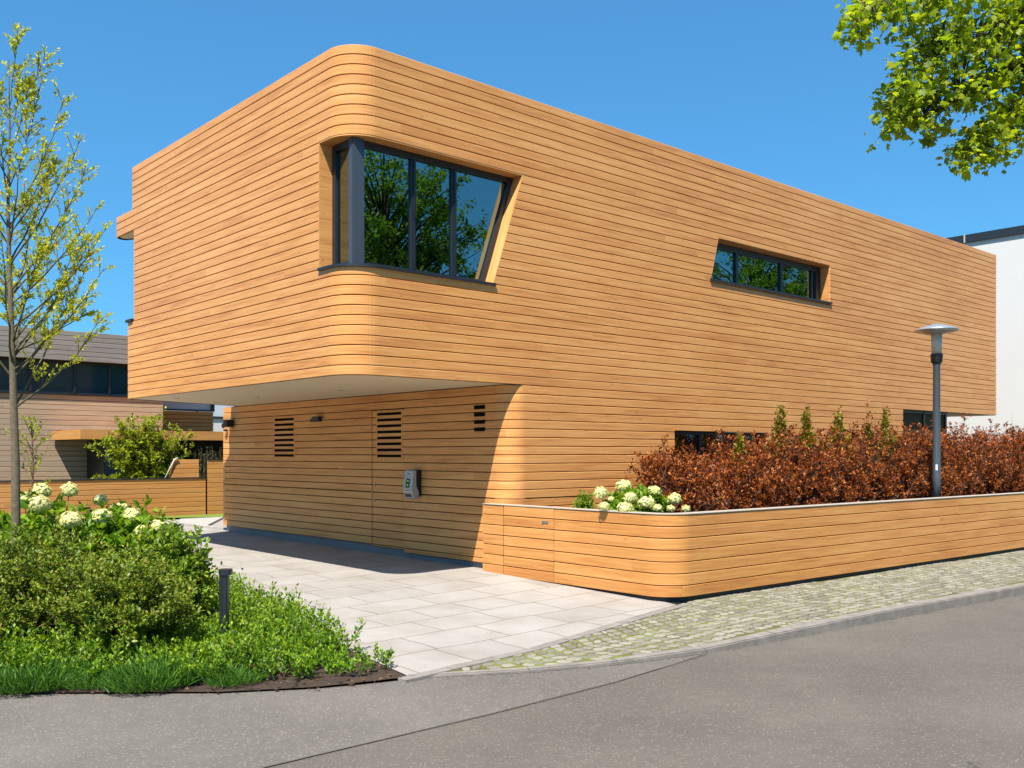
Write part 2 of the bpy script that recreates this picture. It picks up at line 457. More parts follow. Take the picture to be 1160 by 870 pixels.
def sprays(parent, B, T, bow, n, size, mat, tpl='diamond', t0=0.25, along=0.5, side=0.9, up=0.25, jit=0.01,
           stem_r=0.004, stem_mat=None, name='foliage', stem_name='stems', tone_top=0.0, upn=0.7):
    B = np.asarray(B, float); T = np.asarray(T, float); S = len(B)
    Mi = (B + T) / 2 + bow
    idx = np.repeat(np.arange(S), n)
    t = t0 + (1 - t0) * RNG.random(len(idx)) ** 0.8
    p, tg = bez(B[idx], Mi[idx], T[idx], t)
    p = p + RNG.normal(0, jit, p.shape)
    tg = unit(tg); r = RNG.normal(0, 1, p.shape); r = unit(r - tg * (r * tg).sum(1, keepdims=True))
    d = tg * along + r * side + np.array([0, 0, up])
    nm = np.array([0, 0, 1.0]) * upn + RNG.normal(0, 0.45, p.shape)
    sz = size * RNG.uniform(0.55, 1.2, len(idx)) * (1.08 - 0.35 * t)
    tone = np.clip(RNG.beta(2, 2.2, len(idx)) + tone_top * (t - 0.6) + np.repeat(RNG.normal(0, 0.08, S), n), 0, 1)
    o = leaf_mesh(name, p, d, nm, sz, mat, tpl, parent, tone)
    if stem_mat is not None:
        stem_mesh(stem_name, B, Mi, T, stem_r, stem_mat, parent)
    return o

def stem_mesh(name, B, Mi, T, r, mat, parent, k=5, nside=4):
    S = len(B); ts = np.linspace(0, 1, k)
    V = np.zeros((S, k, nside, 3))
    for q, t in enumerate(ts):
        p, tg = bez(B, Mi, T, np.full(S, t)); tg = unit(tg)
        a = unit(np.cross(tg, np.array([0.31, 0.87, 0.2]))); b = np.cross(tg, a)
        for j in range(nside):
            th = 2 * math.pi * j / nside
            V[:, q, j] = p + (a * math.cos(th) + b * math.sin(th)) * (np.reshape(r, (-1, 1)) * (1 - 0.7 * t))
    og = np.array(origin_of(parent))
    me = bpy.data.meshes.new(name)
    faces = []
    for q in range(k - 1):
        for j in range(nside):
            j2 = (j + 1) % nside
            faces.append((q * nside + j, q * nside + j2, (q + 1) * nside + j2, (q + 1) * nside + j))
    fc = (np.arange(S)[:, None, None] * (k * nside) + np.array(faces)[None]).reshape(-1).astype(np.int32)
    V = (V.reshape(-1, 3) - og).astype(np.float32)
    me.vertices.add(len(V)); me.vertices.foreach_set('co', V.ravel())
    me.loops.add(len(fc)); me.loops.foreach_set('vertex_index', fc)
    nf = len(fc) // 4
    me.polygons.add(nf); me.polygons.foreach_set('loop_start', np.arange(0, nf * 4, 4, dtype=np.int32))
    me.polygons.foreach_set('loop_total', np.full(nf, 4, np.int32)); me.polygons.foreach_set('use_smooth', np.ones(nf, bool))
    me.update(calc_edges=True); me.materials.append(mat)
    return link(me, name, parent)

# ------------------------------------------------------------------ levels
PITCH = 0.117
Z0 = 2.57                       # underside of the upper storey
NR = 33                         # rows of the upper storey
ZT = Z0 + NR * PITCH            # 6.431
ROW = lambda k: Z0 + k * PITCH
UE = 18.12                      # end of the street facade
RC = 0.42                       # round front corner
def sk(u, v0): return v0 + 0.44 * u          # slanted rear edge

def gz(u, v):
    """height of the paved ground"""
    d = (u - CAM[0]) * FW[0] + (v - CAM[1]) * FW[1]
    z = float(np.interp(d, GD, GZ))
    if v < -2.6:
        z = lerp(z, 0.0, min(1, max(0, (u - 0.8) / 3.2)))
    return z
GD = [5.0, 6.9, 8.4, 10.5, 12.9, 19.0, 25.0, 90.0]
GZ = [-0.084, -0.082, -0.050, 0.0, 0.082, 0.12, 0.13, 0.13]

# ------------------------------------------------------------------ the house
house = thing('timber_house', 'modern timber clad house with a rounded upper storey overhanging the driveway', 'house', (2.474, 0, 0))
R0 = RC
LV = -RC                                              # s of left facade: s = RC - v ; s = 0 at the arc's start
ARC = RC * math.pi / 2
su = lambda u: ARC + (u - RC)                          # s of the street facade
sv = lambda v: RC - v                                  # s of the driveway facade
front = arc(RC, RC, RC, 180, 270, 14)
def upper_path(start): 
    st = list(start)
    return Path(st + front + [(UE, 0), (UE, 9.5)], len(st))
backs = {
    'A': [(6, sk(6, 6.89)), (0, 6.89)],
    'B': [(6, sk(6, 6.62)), (0, 6.62)],
    'C': [(6, sk(6, 6.62)), (0.60, sk(0.60, 6.62)), (0.50, 6.95), (0.22, 7.53)] + [(0.16 + 0.16 * math.cos(R(a)), 7.40 + 0.16 * math.sin(R(a))) for a in (95, 120, 140, 165, 180)] + [(0, 7.39)],
    'D': [(6, sk(6, 6.72)), (0.14, sk(0.14, 6.74))] + [(0.10 + 0.10 * math.cos(R(a)), 6.68 + 0.10 * math.sin(R(a))) for a in (120, 150, 180)],
}
band = lambda k: 'A' if k < 11 else ('B' if k < 24 else ('C' if k < 27 else 'D'))
ZS, ZH = ROW(11), ROW(24)                              # corner window sill and head
VJ = 0.64
UR = lambda z: lerp(2.20, 2.72, (z - ZS) / (ZH - ZS))  # leaning jamb
ZS2, ZH2 = 4.482, 5.185
UL2 = lambda z: lerp(6.855, 7.06, (z - ZS2) / (ZH2 - ZS2)); UR2 = 10.53
op_corner = (lambda z: sv(VJ), lambda z: su(UR(z)), ZS, ZH)
op_strip = (lambda z: su(UL2(z)), lambda z: su(UR2), ZS2, ZH2)
mb, bk = MB(), MB()
for k in range(NR):
    pth = upper_path(backs[band(k)])
    boards(mb, bk, pth, ROW(k), ROW(k + 1), [op_corner, op_strip])
mb.build('upper_cladding', M['wood'], house)
bk.build('upper_wall', M['gap'], house)
# roof, soffit
plan = [(0.03, 6.55), (0.03, RC)] + arc(RC, RC, RC - 0.02, 180, 270, 14)[1:] + [(UE - 0.02, 0.02), (UE - 0.02, 9.48), (6, 9.2), (3, sk(3, 6.55))]
b = MB(); b.prism(plan, ROW(NR) - 0.12, ROW(NR) - 0.03); b.build('roof', M['dark'], house)
inn = [(0.018, 6.86)] + [(0.018, RC)] + arc(RC, RC, RC - 0.018, 180, 270, 14)[1:] + [(UE - 0.018, 0.018), (UE - 0.018, 9.4), (6, sk(6, 6.86)), (0.018, 6.86)]
inn = inn[:-1]
b = MB(); b.prism(inn, Z0 + 0.006, Z0 + 0.12); b.build('soffit', M['soffit'], house)
for u, v in ((0.55, 6.2), (1.4, 5.0), (1.5, 2.6), (1.6, 7.0)):
    b = MB(); b.lathe((u, v, Z0 - 0.001), [(0.0, -0.004), (0.035, -0.004), (0.042, 0.0), (0.042, 0.01)], 16)
    b.build('soffit_spot', M['silver'], house)
# rear canopy over the loggia and its parapet cap
b = MB(); b.prism([(0.02, 7.38), (0.02, 6.5), (0.55, 6.5), (0.48, 6.94), (0.20, 7.50), (0.12, 7.50)], ROW(24) + 0.02, ROW(27) - 0.02)
b.build('rear_canopy', M['soffit'], house)
b = MB(); b.prism([(-0.03, 6.93), (-0.03, 6.66), (0.03, 6.66), (4.4, sk(4.4, 6.62)), (4.4, sk(4.4, 6.95))], ROW(11) + 0.002, ROW(11) + 0.045); b.build('parapet_cap', M['frame'], house)
# inner darkness so that no light runs through the shell
b = MB(); b.box(3.6, 3.7, 0.6, 6.4, Z0 + 0.2, ZT - 0.2); b.box(0.5, 3.6, 3.4, 3.5, Z0 + 0.2, ZT - 0.2)
b.box(6.2, 11.2, 2.6, 2.7, Z0 + 0.2, ZT - 0.2); b.build('partition_wall', M['inner'], house)

# corner window ---------------------------------------------------
DP = 0.18
win = MB()
FT = 0.055
def bar_v(mb, u0, u1, z0, z1, v0=DP, v1=DP + 0.08, s0=None, s1=None):
    """frame bar in the street facade plane; s0/s1 shift its top (leaning bars)"""
    u0t, u1t = (u0 if s0 is None else s0), (u1 if s1 is None else s1)
    i = len(mb.v)
    mb.v += [(u0, v0, z0), (u1, v0, z0), (u1, v1, z0), (u0, v1, z0), (u0t, v0, z1), (u1t, v0, z1), (u1t, v1, z1), (u0t, v1, z1)]
    for q in ((0, 3, 2, 1), (4, 5, 6, 7), (0, 1, 5, 4), (1, 2, 6, 5), (2, 3, 7, 6), (3, 0, 4, 7)): mb.face([i + a for a in q])
zb_, zt_ = ZS + 0.012, ZH - 0.012
frame_z0, frame_z1 = zb_ + 0.06, zt_ - 0.075
bar_v(win, DP + 0.06, UR(zb_), zb_, frame_z0, s1=UR(frame_z0))
bar_v(win, DP + 0.06, UR(frame_z1), frame_z1, zt_, s1=UR(zt_))
bar_v(win, UR(frame_z0) - 0.075, UR(frame_z0) - 0.003, frame_z0, frame_z1, s0=UR(frame_z1) - 0.075, s1=UR(frame_z1) - 0.003)
MU = [1.06, 1.70]
for u in MU:
    bar_v(win, u - 0.035, u + 0.035, frame_z0, frame_z1)
    bar_v(win, u - 0.008, u + 0.008, frame_z0, frame_z1, v0=DP - 0.014, v1=DP - 0.001)
# driveway side of the corner
win.box(DP, DP + 0.08, DP + 0.06, VJ - 0.003, zb_, frame_z0); win.box(DP, DP + 0.08, DP + 0.06, VJ - 0.003, frame_z1, zt_)
win.box(DP, DP + 0.08, VJ - 0.075, VJ - 0.003, frame_z0, frame_z1)
wf = win.build('corner_window', M['frame'], house)
b = MB(); b.box(DP - 0.02, DP + 0.058, DP - 0.02, DP + 0.058, zb_, zt_); b.box(DP - 0.012, DP - 0.022 + 0.16, DP - 0.035, DP - 0.021, zb_, zt_); b.build('corner_post', M['post'], wf)
def pane_v(u0, u1, u0t, u1t, z0, z1, par, v=DP + 0.035, mat='glass'):
    b = MB(); bar_v(b, u0, u1, z0, z1, v, v + 0.012, u0t, u1t); return b.build('pane', M[mat], par)
z0p, z1p = frame_z0 - 0.004, frame_z1 + 0.004
pane_v(DP + 0.062, MU[0] - 0.03, None, None, z0p, z1p, wf)
pane_v(MU[0] + 0.03, MU[1] - 0.03, None, None, z0p, z1p, wf)
pane_v(MU[1] + 0.03, UR(z0p) - 0.07, None, UR(z1p) - 0.07, z0p, z1p, wf)
b = MB(); b.box(DP + 0.035, DP + 0.047, DP + 0.062, VJ - 0.07, z0p, z1p); b.build('pane', M['glass'], wf)
b = MB(); b.obox((MU[0] - 0.012, DP - 0.03, 4.55), (0.024, 0, 0), (0, 0.016, 0), (0, 0, 0.10)); b.build('window_handle', M['black'], wf)
# sill following the round corner
of = 0.028
sill = [(-of, VJ - 0.004), (-of, RC)] + arc(RC, RC, RC + of, 180, 270, 14)[1:] + [(UR(ZS) + 0.03, -of), (UR(ZS) + 0.03, 0.002), (UR(ZS) - 0.004, 0.002), (UR(ZS) - 0.004, DP + 0.05), (DP + 0.05, DP + 0.05), (DP + 0.05, VJ - 0.004)]
b = MB(); b.prism(sill, ZS - 0.022, ZS + 0.011); b.build('sill', M['frame'], wf)
# wooden reveals
rv = MB()
hd = [(0.004, VJ), (0.004, RC)] + arc(RC, RC, RC - 0.004, 180, 270, 14)[1:] + [(UR(ZH) + 0.02, 0.004), (UR(ZH) + 0.02, DP + 0.1), (DP + 0.1, DP + 0.1), (DP + 0.1, VJ)]
rv.prism(hd, ZH - 0.010, ZH + 0.03, 0.4)
rv.box(0.003, DP + 0.09, VJ - 0.002, VJ + 0.02, ZS + 0.012, ZH - 0.012, 0.35)
def lean_reveal(mb, uz, z0, z1, v0, v1, th, tone):
    a, c = uz(z0), uz(z1); i = len(mb.v)
    mb.v += [(a, v0, z0), (a + th, v0, z0), (a + th, v1, z0), (a, v1, z0), (c, v0, z1), (c + th, v0, z1), (c + th, v1, z1), (c, v1, z1)]
    for q in ((0, 3, 2, 1), (4, 5, 6, 7), (0, 1, 5, 4), (1, 2, 6, 5), (2, 3, 7, 6), (3, 0, 4, 7)):
        mb.face([i + k for k in q], [(mb.v[i + k][2], mb.v[i + k][1] + mb.v[i + k][0] * .02) for k in q], tone)
lean_reveal(rv, lambda z: UR(z) - 0.002, ZS + 0.012, ZH - 0.012, 0.003, DP + 0.09, 0.02, 0.75)
rv.build('window_reveal', M['wood'], house)
il = MB(); lean_reveal(il, lambda z: UR(z) - 0.10, ZS + 0.03, ZH - 0.03, DP + 0.085, DP + 0.42, 0.05, 0.5)
il.box(DP + 0.085, DP + 0.5, VJ - 0.06, VJ - 0.03, ZS + 0.03, ZH - 0.03)
il.box(0.30, UR(ZH), DP + 0.085, 0.5, ZH - 0.16, ZH - 0.11)
il.build('inner_reveal', M['plaster'], wf)

# strip window ------------------------------------------------------
w2 = MB(); D2 = 0.20
za_, zc_ = ZS2 + 0.012, ZH2 - 0.010
f0, f1 = za_ + 0.05, zc_ - 0.10
bar_v(w2, UL2(za_), UR2, za_, f0, D2, D2 + 0.08, UL2(f0), UR2)
bar_v(w2, UL2(f1), UR2, f1, zc_, D2, D2 + 0.08, UL2(zc_), UR2)
bar_v(w2, UL2(f0) + 0.002, UL2(f0) + 0.05, f0, f1, D2, D2 + 0.08, UL2(f1) + 0.002, UL2(f1) + 0.05)
bar_v(w2, UR2 - 0.16, UR2 - 0.003, f0, f1, D2, D2 + 0.08)
bar_v(w2, UR2 - 0.30, UR2 - 0.26, f0, f1, D2 + 0.01, D2 + 0.08)
MU2 = [7.86, 9.22]
for u in MU2: bar_v(w2, u - 0.035, u + 0.035, f0, f1, D2, D2 + 0.08)
w2f = w2.build('strip_window', M['frame'], house)
pane_v(UL2(f0) + 0.045, MU2[0] - 0.03, UL2(f1) + 0.045, None, f0 - 0.003, f1 + 0.003, w2f, D2 + 0.035)
pane_v(MU2[0] + 0.03, MU2[1] - 0.03, None, None, f0 - 0.003, f1 + 0.003, w2f, D2 + 0.035)
pane_v(MU2[1] + 0.03, UR2 - 0.155, None, None, f0 - 0.003, f1 + 0.003, w2f, D2 + 0.036)
b = MB(); b.prism([(UL2(ZS2) - 0.03, -0.03), (UR2 + 0.03, -0.03), (UR2 + 0.03, 0.002), (UR2 - 0.004, 0.002), (UR2 - 0.004, D2 + 0.04), (UL2(ZS2) + 0.004, D2 + 0.04), (UL2(ZS2) + 0.004, 0.002), (UL2(ZS2) - 0.03, 0.002)], ZS2 - 0.022, ZS2 + 0.011)
b.build('sill', M['frame'], w2f)
rv = MB()
rv.box(UL2(ZH2), UR2, 0.004, D2 + 0.09, ZH2 - 0.008, ZH2 + 0.03, 0.3)
rv.box(UR2 - 0.002, UR2 + 0.02, 0.003, D2 + 0.09, ZS2 + 0.012, ZH2 - 0.008, 0.4)
lean_reveal(rv, lambda z: UL2(z) - 0.02, ZS2 + 0.012, ZH2 - 0.008, 0.003, D2 + 0.09, 0.022, 0.4)
rv.build('window_reveal', M['wood'], house)
b = MB(); b.box(UR2 - 0.36, UR2 - 0.30, D2 + 0.09, 0.55, ZS2 + 0.03, ZH2 - 0.03); b.build('inner_reveal', M['plaster'], w2f)

# lower storey --------------------------------------------------------
UW, RL, VE = 2.474, 0.29, 8.56
low = Path([(9.5, VE), (UW, VE), (UW, RL)] + arc(UW + RL, RL, RL, 180, 270, 10)[1:] + [(13.41, 0), (13.41, 3.0)], 2)
ARL = RL * math.pi / 2
lv = lambda v: RL - v
lu = lambda u: ARL + (u - UW - RL)
DV0, DV1, DZ1 = 2.377, 3.263, Z0 - 2 * PITCH
LW0, LW1, LWZ0, LWZ1 = 5.92, 8.45, 1.05, Z0 - 5 * PITCH + 0.03
ops = [(lambda z: lv(DV1), lambda z: lv(DV0), -1, DZ1),
       (lambda z: lu(LW0), lambda z: lu(LW1), LWZ0, LWZ1),
       (lambda z: low.s[0] - 1, lambda z: lv(DV1) - 0.0001, -1, Z0 - 20 * PITCH + 1e-4),
       (lambda z: -99, lambda z: lv(DV1), -1, Z0 - 20 * PITCH)]
mb, bk = MB(), MB()
for k in range(20):
    boards(mb, bk, low, Z0 - (k + 1) * PITCH, Z0 - k * PITCH, ops[:2])
low2 = Path([(UW, DV0)] + [(UW, RL)] + arc(UW + RL, RL, RL, 180, 270, 10)[1:] + [(13.41, 0)], 1)
boards(mb, bk, low2, 0.16, Z0 - 20 * PITCH, [])
mb.build('lower_cladding', M['wood'], house)
bk.build('lower_wall', M['gap'], house)
b = MB(); b.prism([(UW + 0.05, VE - 0.05), (UW + 0.05, RL), (UW + 0.09, 0.1), (UW + RL, 0.06), (13.3, 0.06), (13.3, VE - 0.05)], -0.2, 0.30)
b.build('plinth', M['plinth'], house)
# flush door in the driveway wall
dm, db = MB(), MB()
dp = Path([(UW + 0.012, DV1 - 0.006), (UW + 0.012, DV0 + 0.006)])
for k in range(2, 20): boards(dm, db, dp, Z0 - (k + 1) * PITCH, Z0 - k * PITCH - (0.006 if k == 2 else 0), [], joint=50)
boards(dm, db, dp, 0.20, Z0 - 20 * PITCH, [], joint=50)
door = dm.build('door', M['wood'], house)
db.build('door_leaf', M['gap'], door)
b = MB(); b.box(UW + 0.055, UW + 0.07, DV0 - 0.02, DV1 + 0.02, 0.18, DZ1 + 0.02); b.build('door_backing', M['gap'], house)
def slots(par, v0, v1, zt, pitch, n, h, panel=True, x=UW):
    if panel:
        b = MB(); b.box(x - 0.004, x + 0.010, v0 - 0.03, v1 + 0.03, zt - (n - 1) * pitch - h - 0.03, zt + 0.03, 0.45); vp = b.build('vent_panel', M['wood'], par)
    else: vp = par
    b = MB()
    for k in range(n): b.box(x - 0.0065, x + 0.012, v0, v1, zt - k * pitch - h, zt - k * pitch)
    b.build('vent_slots', M['slot'], vp)
slots(door, 2.469, 3.114, 2.285, 0.0925, 8, 0.042, True, UW + 0.012)
slots(house, 5.73, 6.43, 2.285, 0.092, 8, 0.044)
slots(house, 0.49, 0.72, 2.312, 0.101, 4, 0.052, False)
# lock and handle on the door
for z in (1.16, 0.92):
    b = MB(); b.lathe((0, 0, 0), [(0.0, 0), (0.022, 0), (0.022, 0.012), (0.0, 0.012)], 14)
    b.v = [(UW + 0.012 - p[2], DV1 - 0.07 + p[0], z + p[1]) for p in b.v]; b.build('lock', M['steel'], door)
b = MB(); b.tube([(UW + 0.01, DV1 - 0.05, 1.045), (UW - 0.035, DV1 - 0.05, 1.045), (UW - 0.035, DV1 - 0.11, 1.045)], 0.009, 8)
b.build('door_handle', M['steel'], door)
# window behind the hedge
b = MB(); D3 = 0.12
bar_v(b, LW0, LW1, LWZ1 - 0.06, LWZ1 - 0.004, D3, D3 + 0.07); bar_v(b, LW0, LW1, LWZ0 + 0.004, LWZ0 + 0.06, D3, D3 + 0.07)
for u0, u1 in ((LW0 + 0.003, LW0 + 0.06), (6.70, 6.78), (7.5, 7.58), (LW1 - 0.06, LW1 - 0.003)): bar_v(b, u0, u1, LWZ0 + 0.06, LWZ1 - 0.06, D3, D3 + 0.07)
w3 = b.build('low_window', M['frame'], house)
for u0, u1 in ((LW0 + 0.06, 6.70), (6.78, 7.50), (7.58, LW1 - 0.06)): pane_v(u0, u1, None, None, LWZ0 + 0.06, LWZ1 - 0.06, w3, D3 + 0.03, 'glass_far')
b = MB(); b.box(LW0 - 0.02, LW1 + 0.02, 0.9, 0.95, LWZ0 - 0.2, LWZ1 + 0.2); b.build('room_wall', M['inner'], w3)
b = MB(); b.box(LW0 - 0.02, LW0 - 0.001, 0.02, D3 + 0.1, LWZ0, LWZ1); b.box(LW1 + 0.001, LW1 + 0.02, 0.02, D3 + 0.1, LWZ0, LWZ1); b.box(LW0, LW1, 0.02, D3 + 0.1, LWZ1 + 0.001, LWZ1 + 0.02); b.build('window_reveal', M['wood'], house)
# glazed end of the ground floor
b = MB()
for u in (13.44, 14.55, 15.62): bar_v(b, u, u + 0.06, 0.1, Z0 + 0.004, 0.10, 0.17)
bar_v(b, 13.5, 15.62, Z0 - 0.05, Z0 + 0.004, 0.10, 0.17)
b.box(15.62, 15.68, 0.18, 3.0, Z0 - 0.05, Z0 + 0.004)
w4 = b.build('glazed_end', M['frame'], house)
pane_v(13.5, 14.55, None, None, 0.1, Z0 - 0.05, w4, 0.13, 'glass_olive'); pane_v(14.61, 15.62, None, None, 0.1, Z0 - 0.05, w4, 0.13, 'glass_olive')
b = MB(); b.box(15.64, 15.652, 0.18, 3.0, 0.1, Z0 - 0.05); b.build('pane', M['glass_olive'], w4)

# ------------------------------------------------------------------ fittings on the driveway wall
ch = thing('wall_charger', 'silver and black car charging box mounted on the timber wall right of the door', 'charger', (UW, 2.04, 1.0))
cv0, cv1 = 1.93, 2.15
def side_profile(pts, v0, v1, name, mat, par, ch_=0.0):
    """closed side outline (distance from wall, z) swept across the wall from v0 to v1, edges eased by ch_"""
    b = MB(); n = len(pts)
    cxm = sum(p[0] for p in pts) / n; czm = sum(p[1] for p in pts) / n
    rings = [(v0, 1 - ch_ * 6), (v0 + ch_ * 0.35, 1 - ch_ * 1.6), (v0 + ch_, 1), (v1 - ch_, 1), (v1 - ch_ * 0.35, 1 - ch_ * 1.6), (v1, 1 - ch_ * 6)] if ch_ else [(v0, 1), (v1, 1)]
    for v, s in rings:
        for (d, z) in pts: b.v.append((UW - (cxm + (d - cxm) * s), v, czm + (z - czm) * s))
    for k in range(len(rings) - 1):
        for j in range(n):
            j2 = (j + 1) % n; b.face([k * n + j, k * n + j2, (k + 1) * n + j2, (k + 1) * n + j], None, .5, False)
    b.face(list(range(n))[::-1]); b.face([(len(rings) - 1) * n + j for j in range(n)])
    return b.build(name, mat, par)
side_profile([(0.0, 1.02), (0.10, 1.02), (0.10, 1.40), (0.085, 1.415), (0.0, 1.415)], cv0 + 0.012, cv1 - 0.012, 'back_case', M['black'], ch, 0.008)
side_profile([(0.07, 1.00), (0.12, 0.985), (0.15, 1.00), (0.185, 1.09), (0.19, 1.13), (0.155, 1.40), (0.14, 1.41), (0.102, 1.41), (0.102, 1.19), (0.06, 1.09), (0.05, 1.04)], cv0, cv1, 'shell', M['silver'], ch, 0.012)
def front_plate(v0, v1, za, zb, name, mat, par, th=0.004):
    d = lambda z: lerp(0.19, 0.155, (z - 1.13) / 0.27) if z >= 1.13 else lerp(0.155, 0.188, (z - 1.01) / 0.12)
    b = MB(); b.obox((UW - d(za) - th, v0, za), (0, v1 - v0, 0), (UW - d(zb) - th - (UW - d(za) - th), 0, zb - za), (th + 0.003, 0, 0)); return b.build(name, mat, par)
scr = front_plate(cv0 + 0.06, cv0 + 0.15, 1.155, 1.285, 'screen', M['black'], ch)
gm, nt, N, L, B = new_mat('green_indicator'); B.inputs['Base Color'].default_value = (0.15, 0.6, 0.1, 1); B.inputs['Emission Color'].default_value = (0.25, 0.8, 0.12, 1); B.inputs['Emission Strength'].default_value = 0.06
for z in (1.18, 1.24): front_plate(cv0 + 0.085, cv0 + 0.125, z, z + 0.024, 'indicator', gm, scr, 0.006)
front_plate(cv0 + 0.03, cv1 - 0.03, 1.015, 1.12, 'socket_cover', M['black'], ch, 0.005)
front_plate(cv0 + 0.10, cv0 + 0.118, 1.345, 1.362, 'sensor', M['black'], ch, 0.003)

wl = thing('wall_lamp', 'small dark bar lamp high on the timber wall left of the door', 'wall lamp', (UW, 4.95, 2.2))
b = MB(); b.obox((UW - 0.03, 4.78, 2.195), (0.03, 0, 0), (0, 0.34, 0), (0, 0, 0.05)); b.build('back_plate', M['frame'], wl)
b = MB(); b.obox((UW - 0.10, 4.74, 2.21), (0.075, 0, 0), (0, 0.20, 0), (0, 0, 0.07)); b.build('lamp_head', M['frame'], wl)
wl2 = thing('wall_spotlight', 'small black spotlight at the sunlit far left end of the timber wall', 'wall lamp', (UW, 8.2, 2.2))
b = MB(); b.obox((UW - 0.02, 8.12, 2.14), (0.02, 0, 0), (0, 0.14, 0), (0, 0, 0.20)); b.build('bracket', M['silver'], wl2)
b = MB(); b.obox((UW - 0.17, 8.04, 2.17), (0.14, 0, 0), (0, 0.16, 0), (0, 0, 0.14)); b.build('lamp_head', M['black'], wl2)
b = MB(); b.lathe((0, 0, 0), [(0.03, 0), (0.05, 0.03), (0.045, 0.05)], 12); b.v = [(UW - 0.06 - p[2], 8.36 + p[0], 2.20 + p[1]) for p in b.v]; b.lathe((UW - 0.05, 8.36, 2.09), [(0.0, 0), (0.035, 0.005), (0.04, 0.04), (0.0, 0.05)], 12); b.build('motion_sensor', M['black'], wl2)

# ------------------------------------------------------------------ planter wall
pl = thing('planter_wall', 'low timber clad planter wall with a rounded corner beside the pavement', 'planter', (2.352, -2.806, 0))
PU, PV, PVE, RP = 2.352, -2.806, 0.395, 0.36
TL = 0.030                                   # the street side turns slightly outwards
PE = 20.0
pv = lambda u: PV - TL * (u - PU)
ptop, pbot, nb = 0.985, 0.052, 7
pp = (ptop - 0.012 - pbot) / nb
parc = arc(PU + RP, PV + RP, RP, 180, 270 - math.degrees(TL), 12)
ppath = Path([(PU, PVE), (PU, PV + RP)] + parc[1:] + [(PE, pv(PE))], 1)
GA, GB = -0.98, -0.02                         # the little gate in the driveway side
psv = lambda v: PV + RP - v
gate_op = (lambda z: psv(GB), lambda z: psv(GA), -1, 3)
mb, bk = MB(), MB()
for k in range(nb): boards(mb, bk, ppath, pbot + k * pp, pbot + (k + 1) * pp, [gate_op], joint=6.0, gap=0.005, ch=0.004)
mb.build('cladding', M['wood_gate'], pl); bk.build('core', M['gap'], pl)
gp = Path([(PU - 0.003, GB - 0.020), (PU - 0.003, GA + 0.007)])
gmb, gbk = MB(), MB()
for k in range(nb): boards(gmb, gbk, gp, pbot + k * pp, pbot + (k + 1) * pp, [], joint=50, gap=0.005)
gate = gmb.build('gate', M['wood_gate'], pl); gbk.build('gate_leaf', M['gap'], gate)
b = MB(); b.obox((PU - 0.010, GA + 0.10, 0.782), (0.012, 0, 0), (0, 0.09, 0), (0, 0, 0.03)); b.obox((PU - 0.016, GA + 0.19, 0.782), (0.014, 0, 0), (0, 0.02, 0), (0, 0, 0.03)); b.build('latch', M['steel'], gate)
def ring(o1, o2, ext=0.0):
    """closed strip between two offsets of the planter outline (outside positive)"""
    ss = [ppath.s[0]] + ppath.s[1:]
    return [tuple(ppath.at(s, o1)) for s in ss] + [tuple(ppath.at(s, -o2)) for s in reversed(ss)]
b = MB()
ss = ppath.s
for a, c in zip(ss, ss[1:]):
    q = [ppath.at(a, 0.008), ppath.at(c, 0.008), ppath.at(c, -0.16), ppath.at(a, -0.16)]
    b.prism([tuple(x) for x in q], ptop - 0.010, ptop - 0.001)
b.build('cap', M['cap'], pl)
b = MB()
for a, c in zip(ss, ss[1:]):
    q = [ppath.at(a, -0.035), ppath.at(c, -0.035), ppath.at(c, -0.15), ppath.at(a, -0.15)]
    b.prism([tuple(x) for x in q], -0.1, pbot + 0.03)
    q = [ppath.at(a, -0.03), ppath.at(c, -0.03), ppath.at(c, -0.15), ppath.at(a, -0.15)]
    b.prism([tuple(x) for x in q], pbot + 0.03, ptop - 0.012)
b.build('plinth', M['dark'], pl)
b = MB(); b.prism([(PU + 0.15, -0.02), (PU + 0.15, PV + 0.35), (PU + 0.4, PV + 0.14), (PE, pv(PE) + 0.14), (PE, 0.02), (UW + RL, 0.02), (UW + 0.2, 0.1)], 0.7, 0.83)
soil_m = simple('bed_soil', (0.050, 0.030, 0.017), 0.95, var=0.6, scale=22, bmp=1.0)
b.build('soil', soil_m, pl)

# ------------------------------------------------------------------ ground
def sheet(name, poly, dz, mat, cuts=(), label=None):
    import bmesh
    bm = bmesh.new()
    vs = [bm.verts.new((p[0], p[1], 0)) for p in poly]
    bm.faces.new(vs)
    bmesh.ops.triangulate(bm, faces=bm.faces[:])
    for dd in GD[1:-1]:
        bmesh.ops.bisect_plane(bm, geom=bm.verts[:] + bm.edges[:] + bm.faces[:], plane_co=(CAM[0] + FW[0] * dd, CAM[1] + FW[1] * dd, 0), plane_no=tuple(FW))
    bmesh.ops.bisect_plane(bm, geom=bm.verts[:] + bm.edges[:] + bm.faces[:], plane_co=(0, -2.6, 0), plane_no=(0, 1, 0))
    for u in (0.8, 1.6, 2.4, 3.2, 4.0):
        bmesh.ops.bisect_plane(bm, geom=bm.verts[:] + bm.edges[:] + bm.faces[:], plane_co=(u, 0, 0), plane_no=(1, 0, 0))
    for v in bm.verts: v.co.z = (gz(v.co.x, v.co.y) + dz) if not callable(dz) else dz(v.co.x, v.co.y)
    bmesh.ops.triangulate(bm, faces=bm.faces[:])
    bmesh.ops.recalc_face_normals(bm, faces=bm.faces[:])
    me = bpy.data.meshes.new(name); bm.to_mesh(me); bm.free()
    if sum(p.normal.z for p in me.polygons) < 0: me.flip_normals()
    uv = me.uv_layers.new(name='UVMap')
    for l in me.loops: uv.data[l.index].uv = me.vertices[l.vertex_index].co.xy
    me.materials.append(mat)
    o = link(me, name); o['kind'] = 'structure'; return o

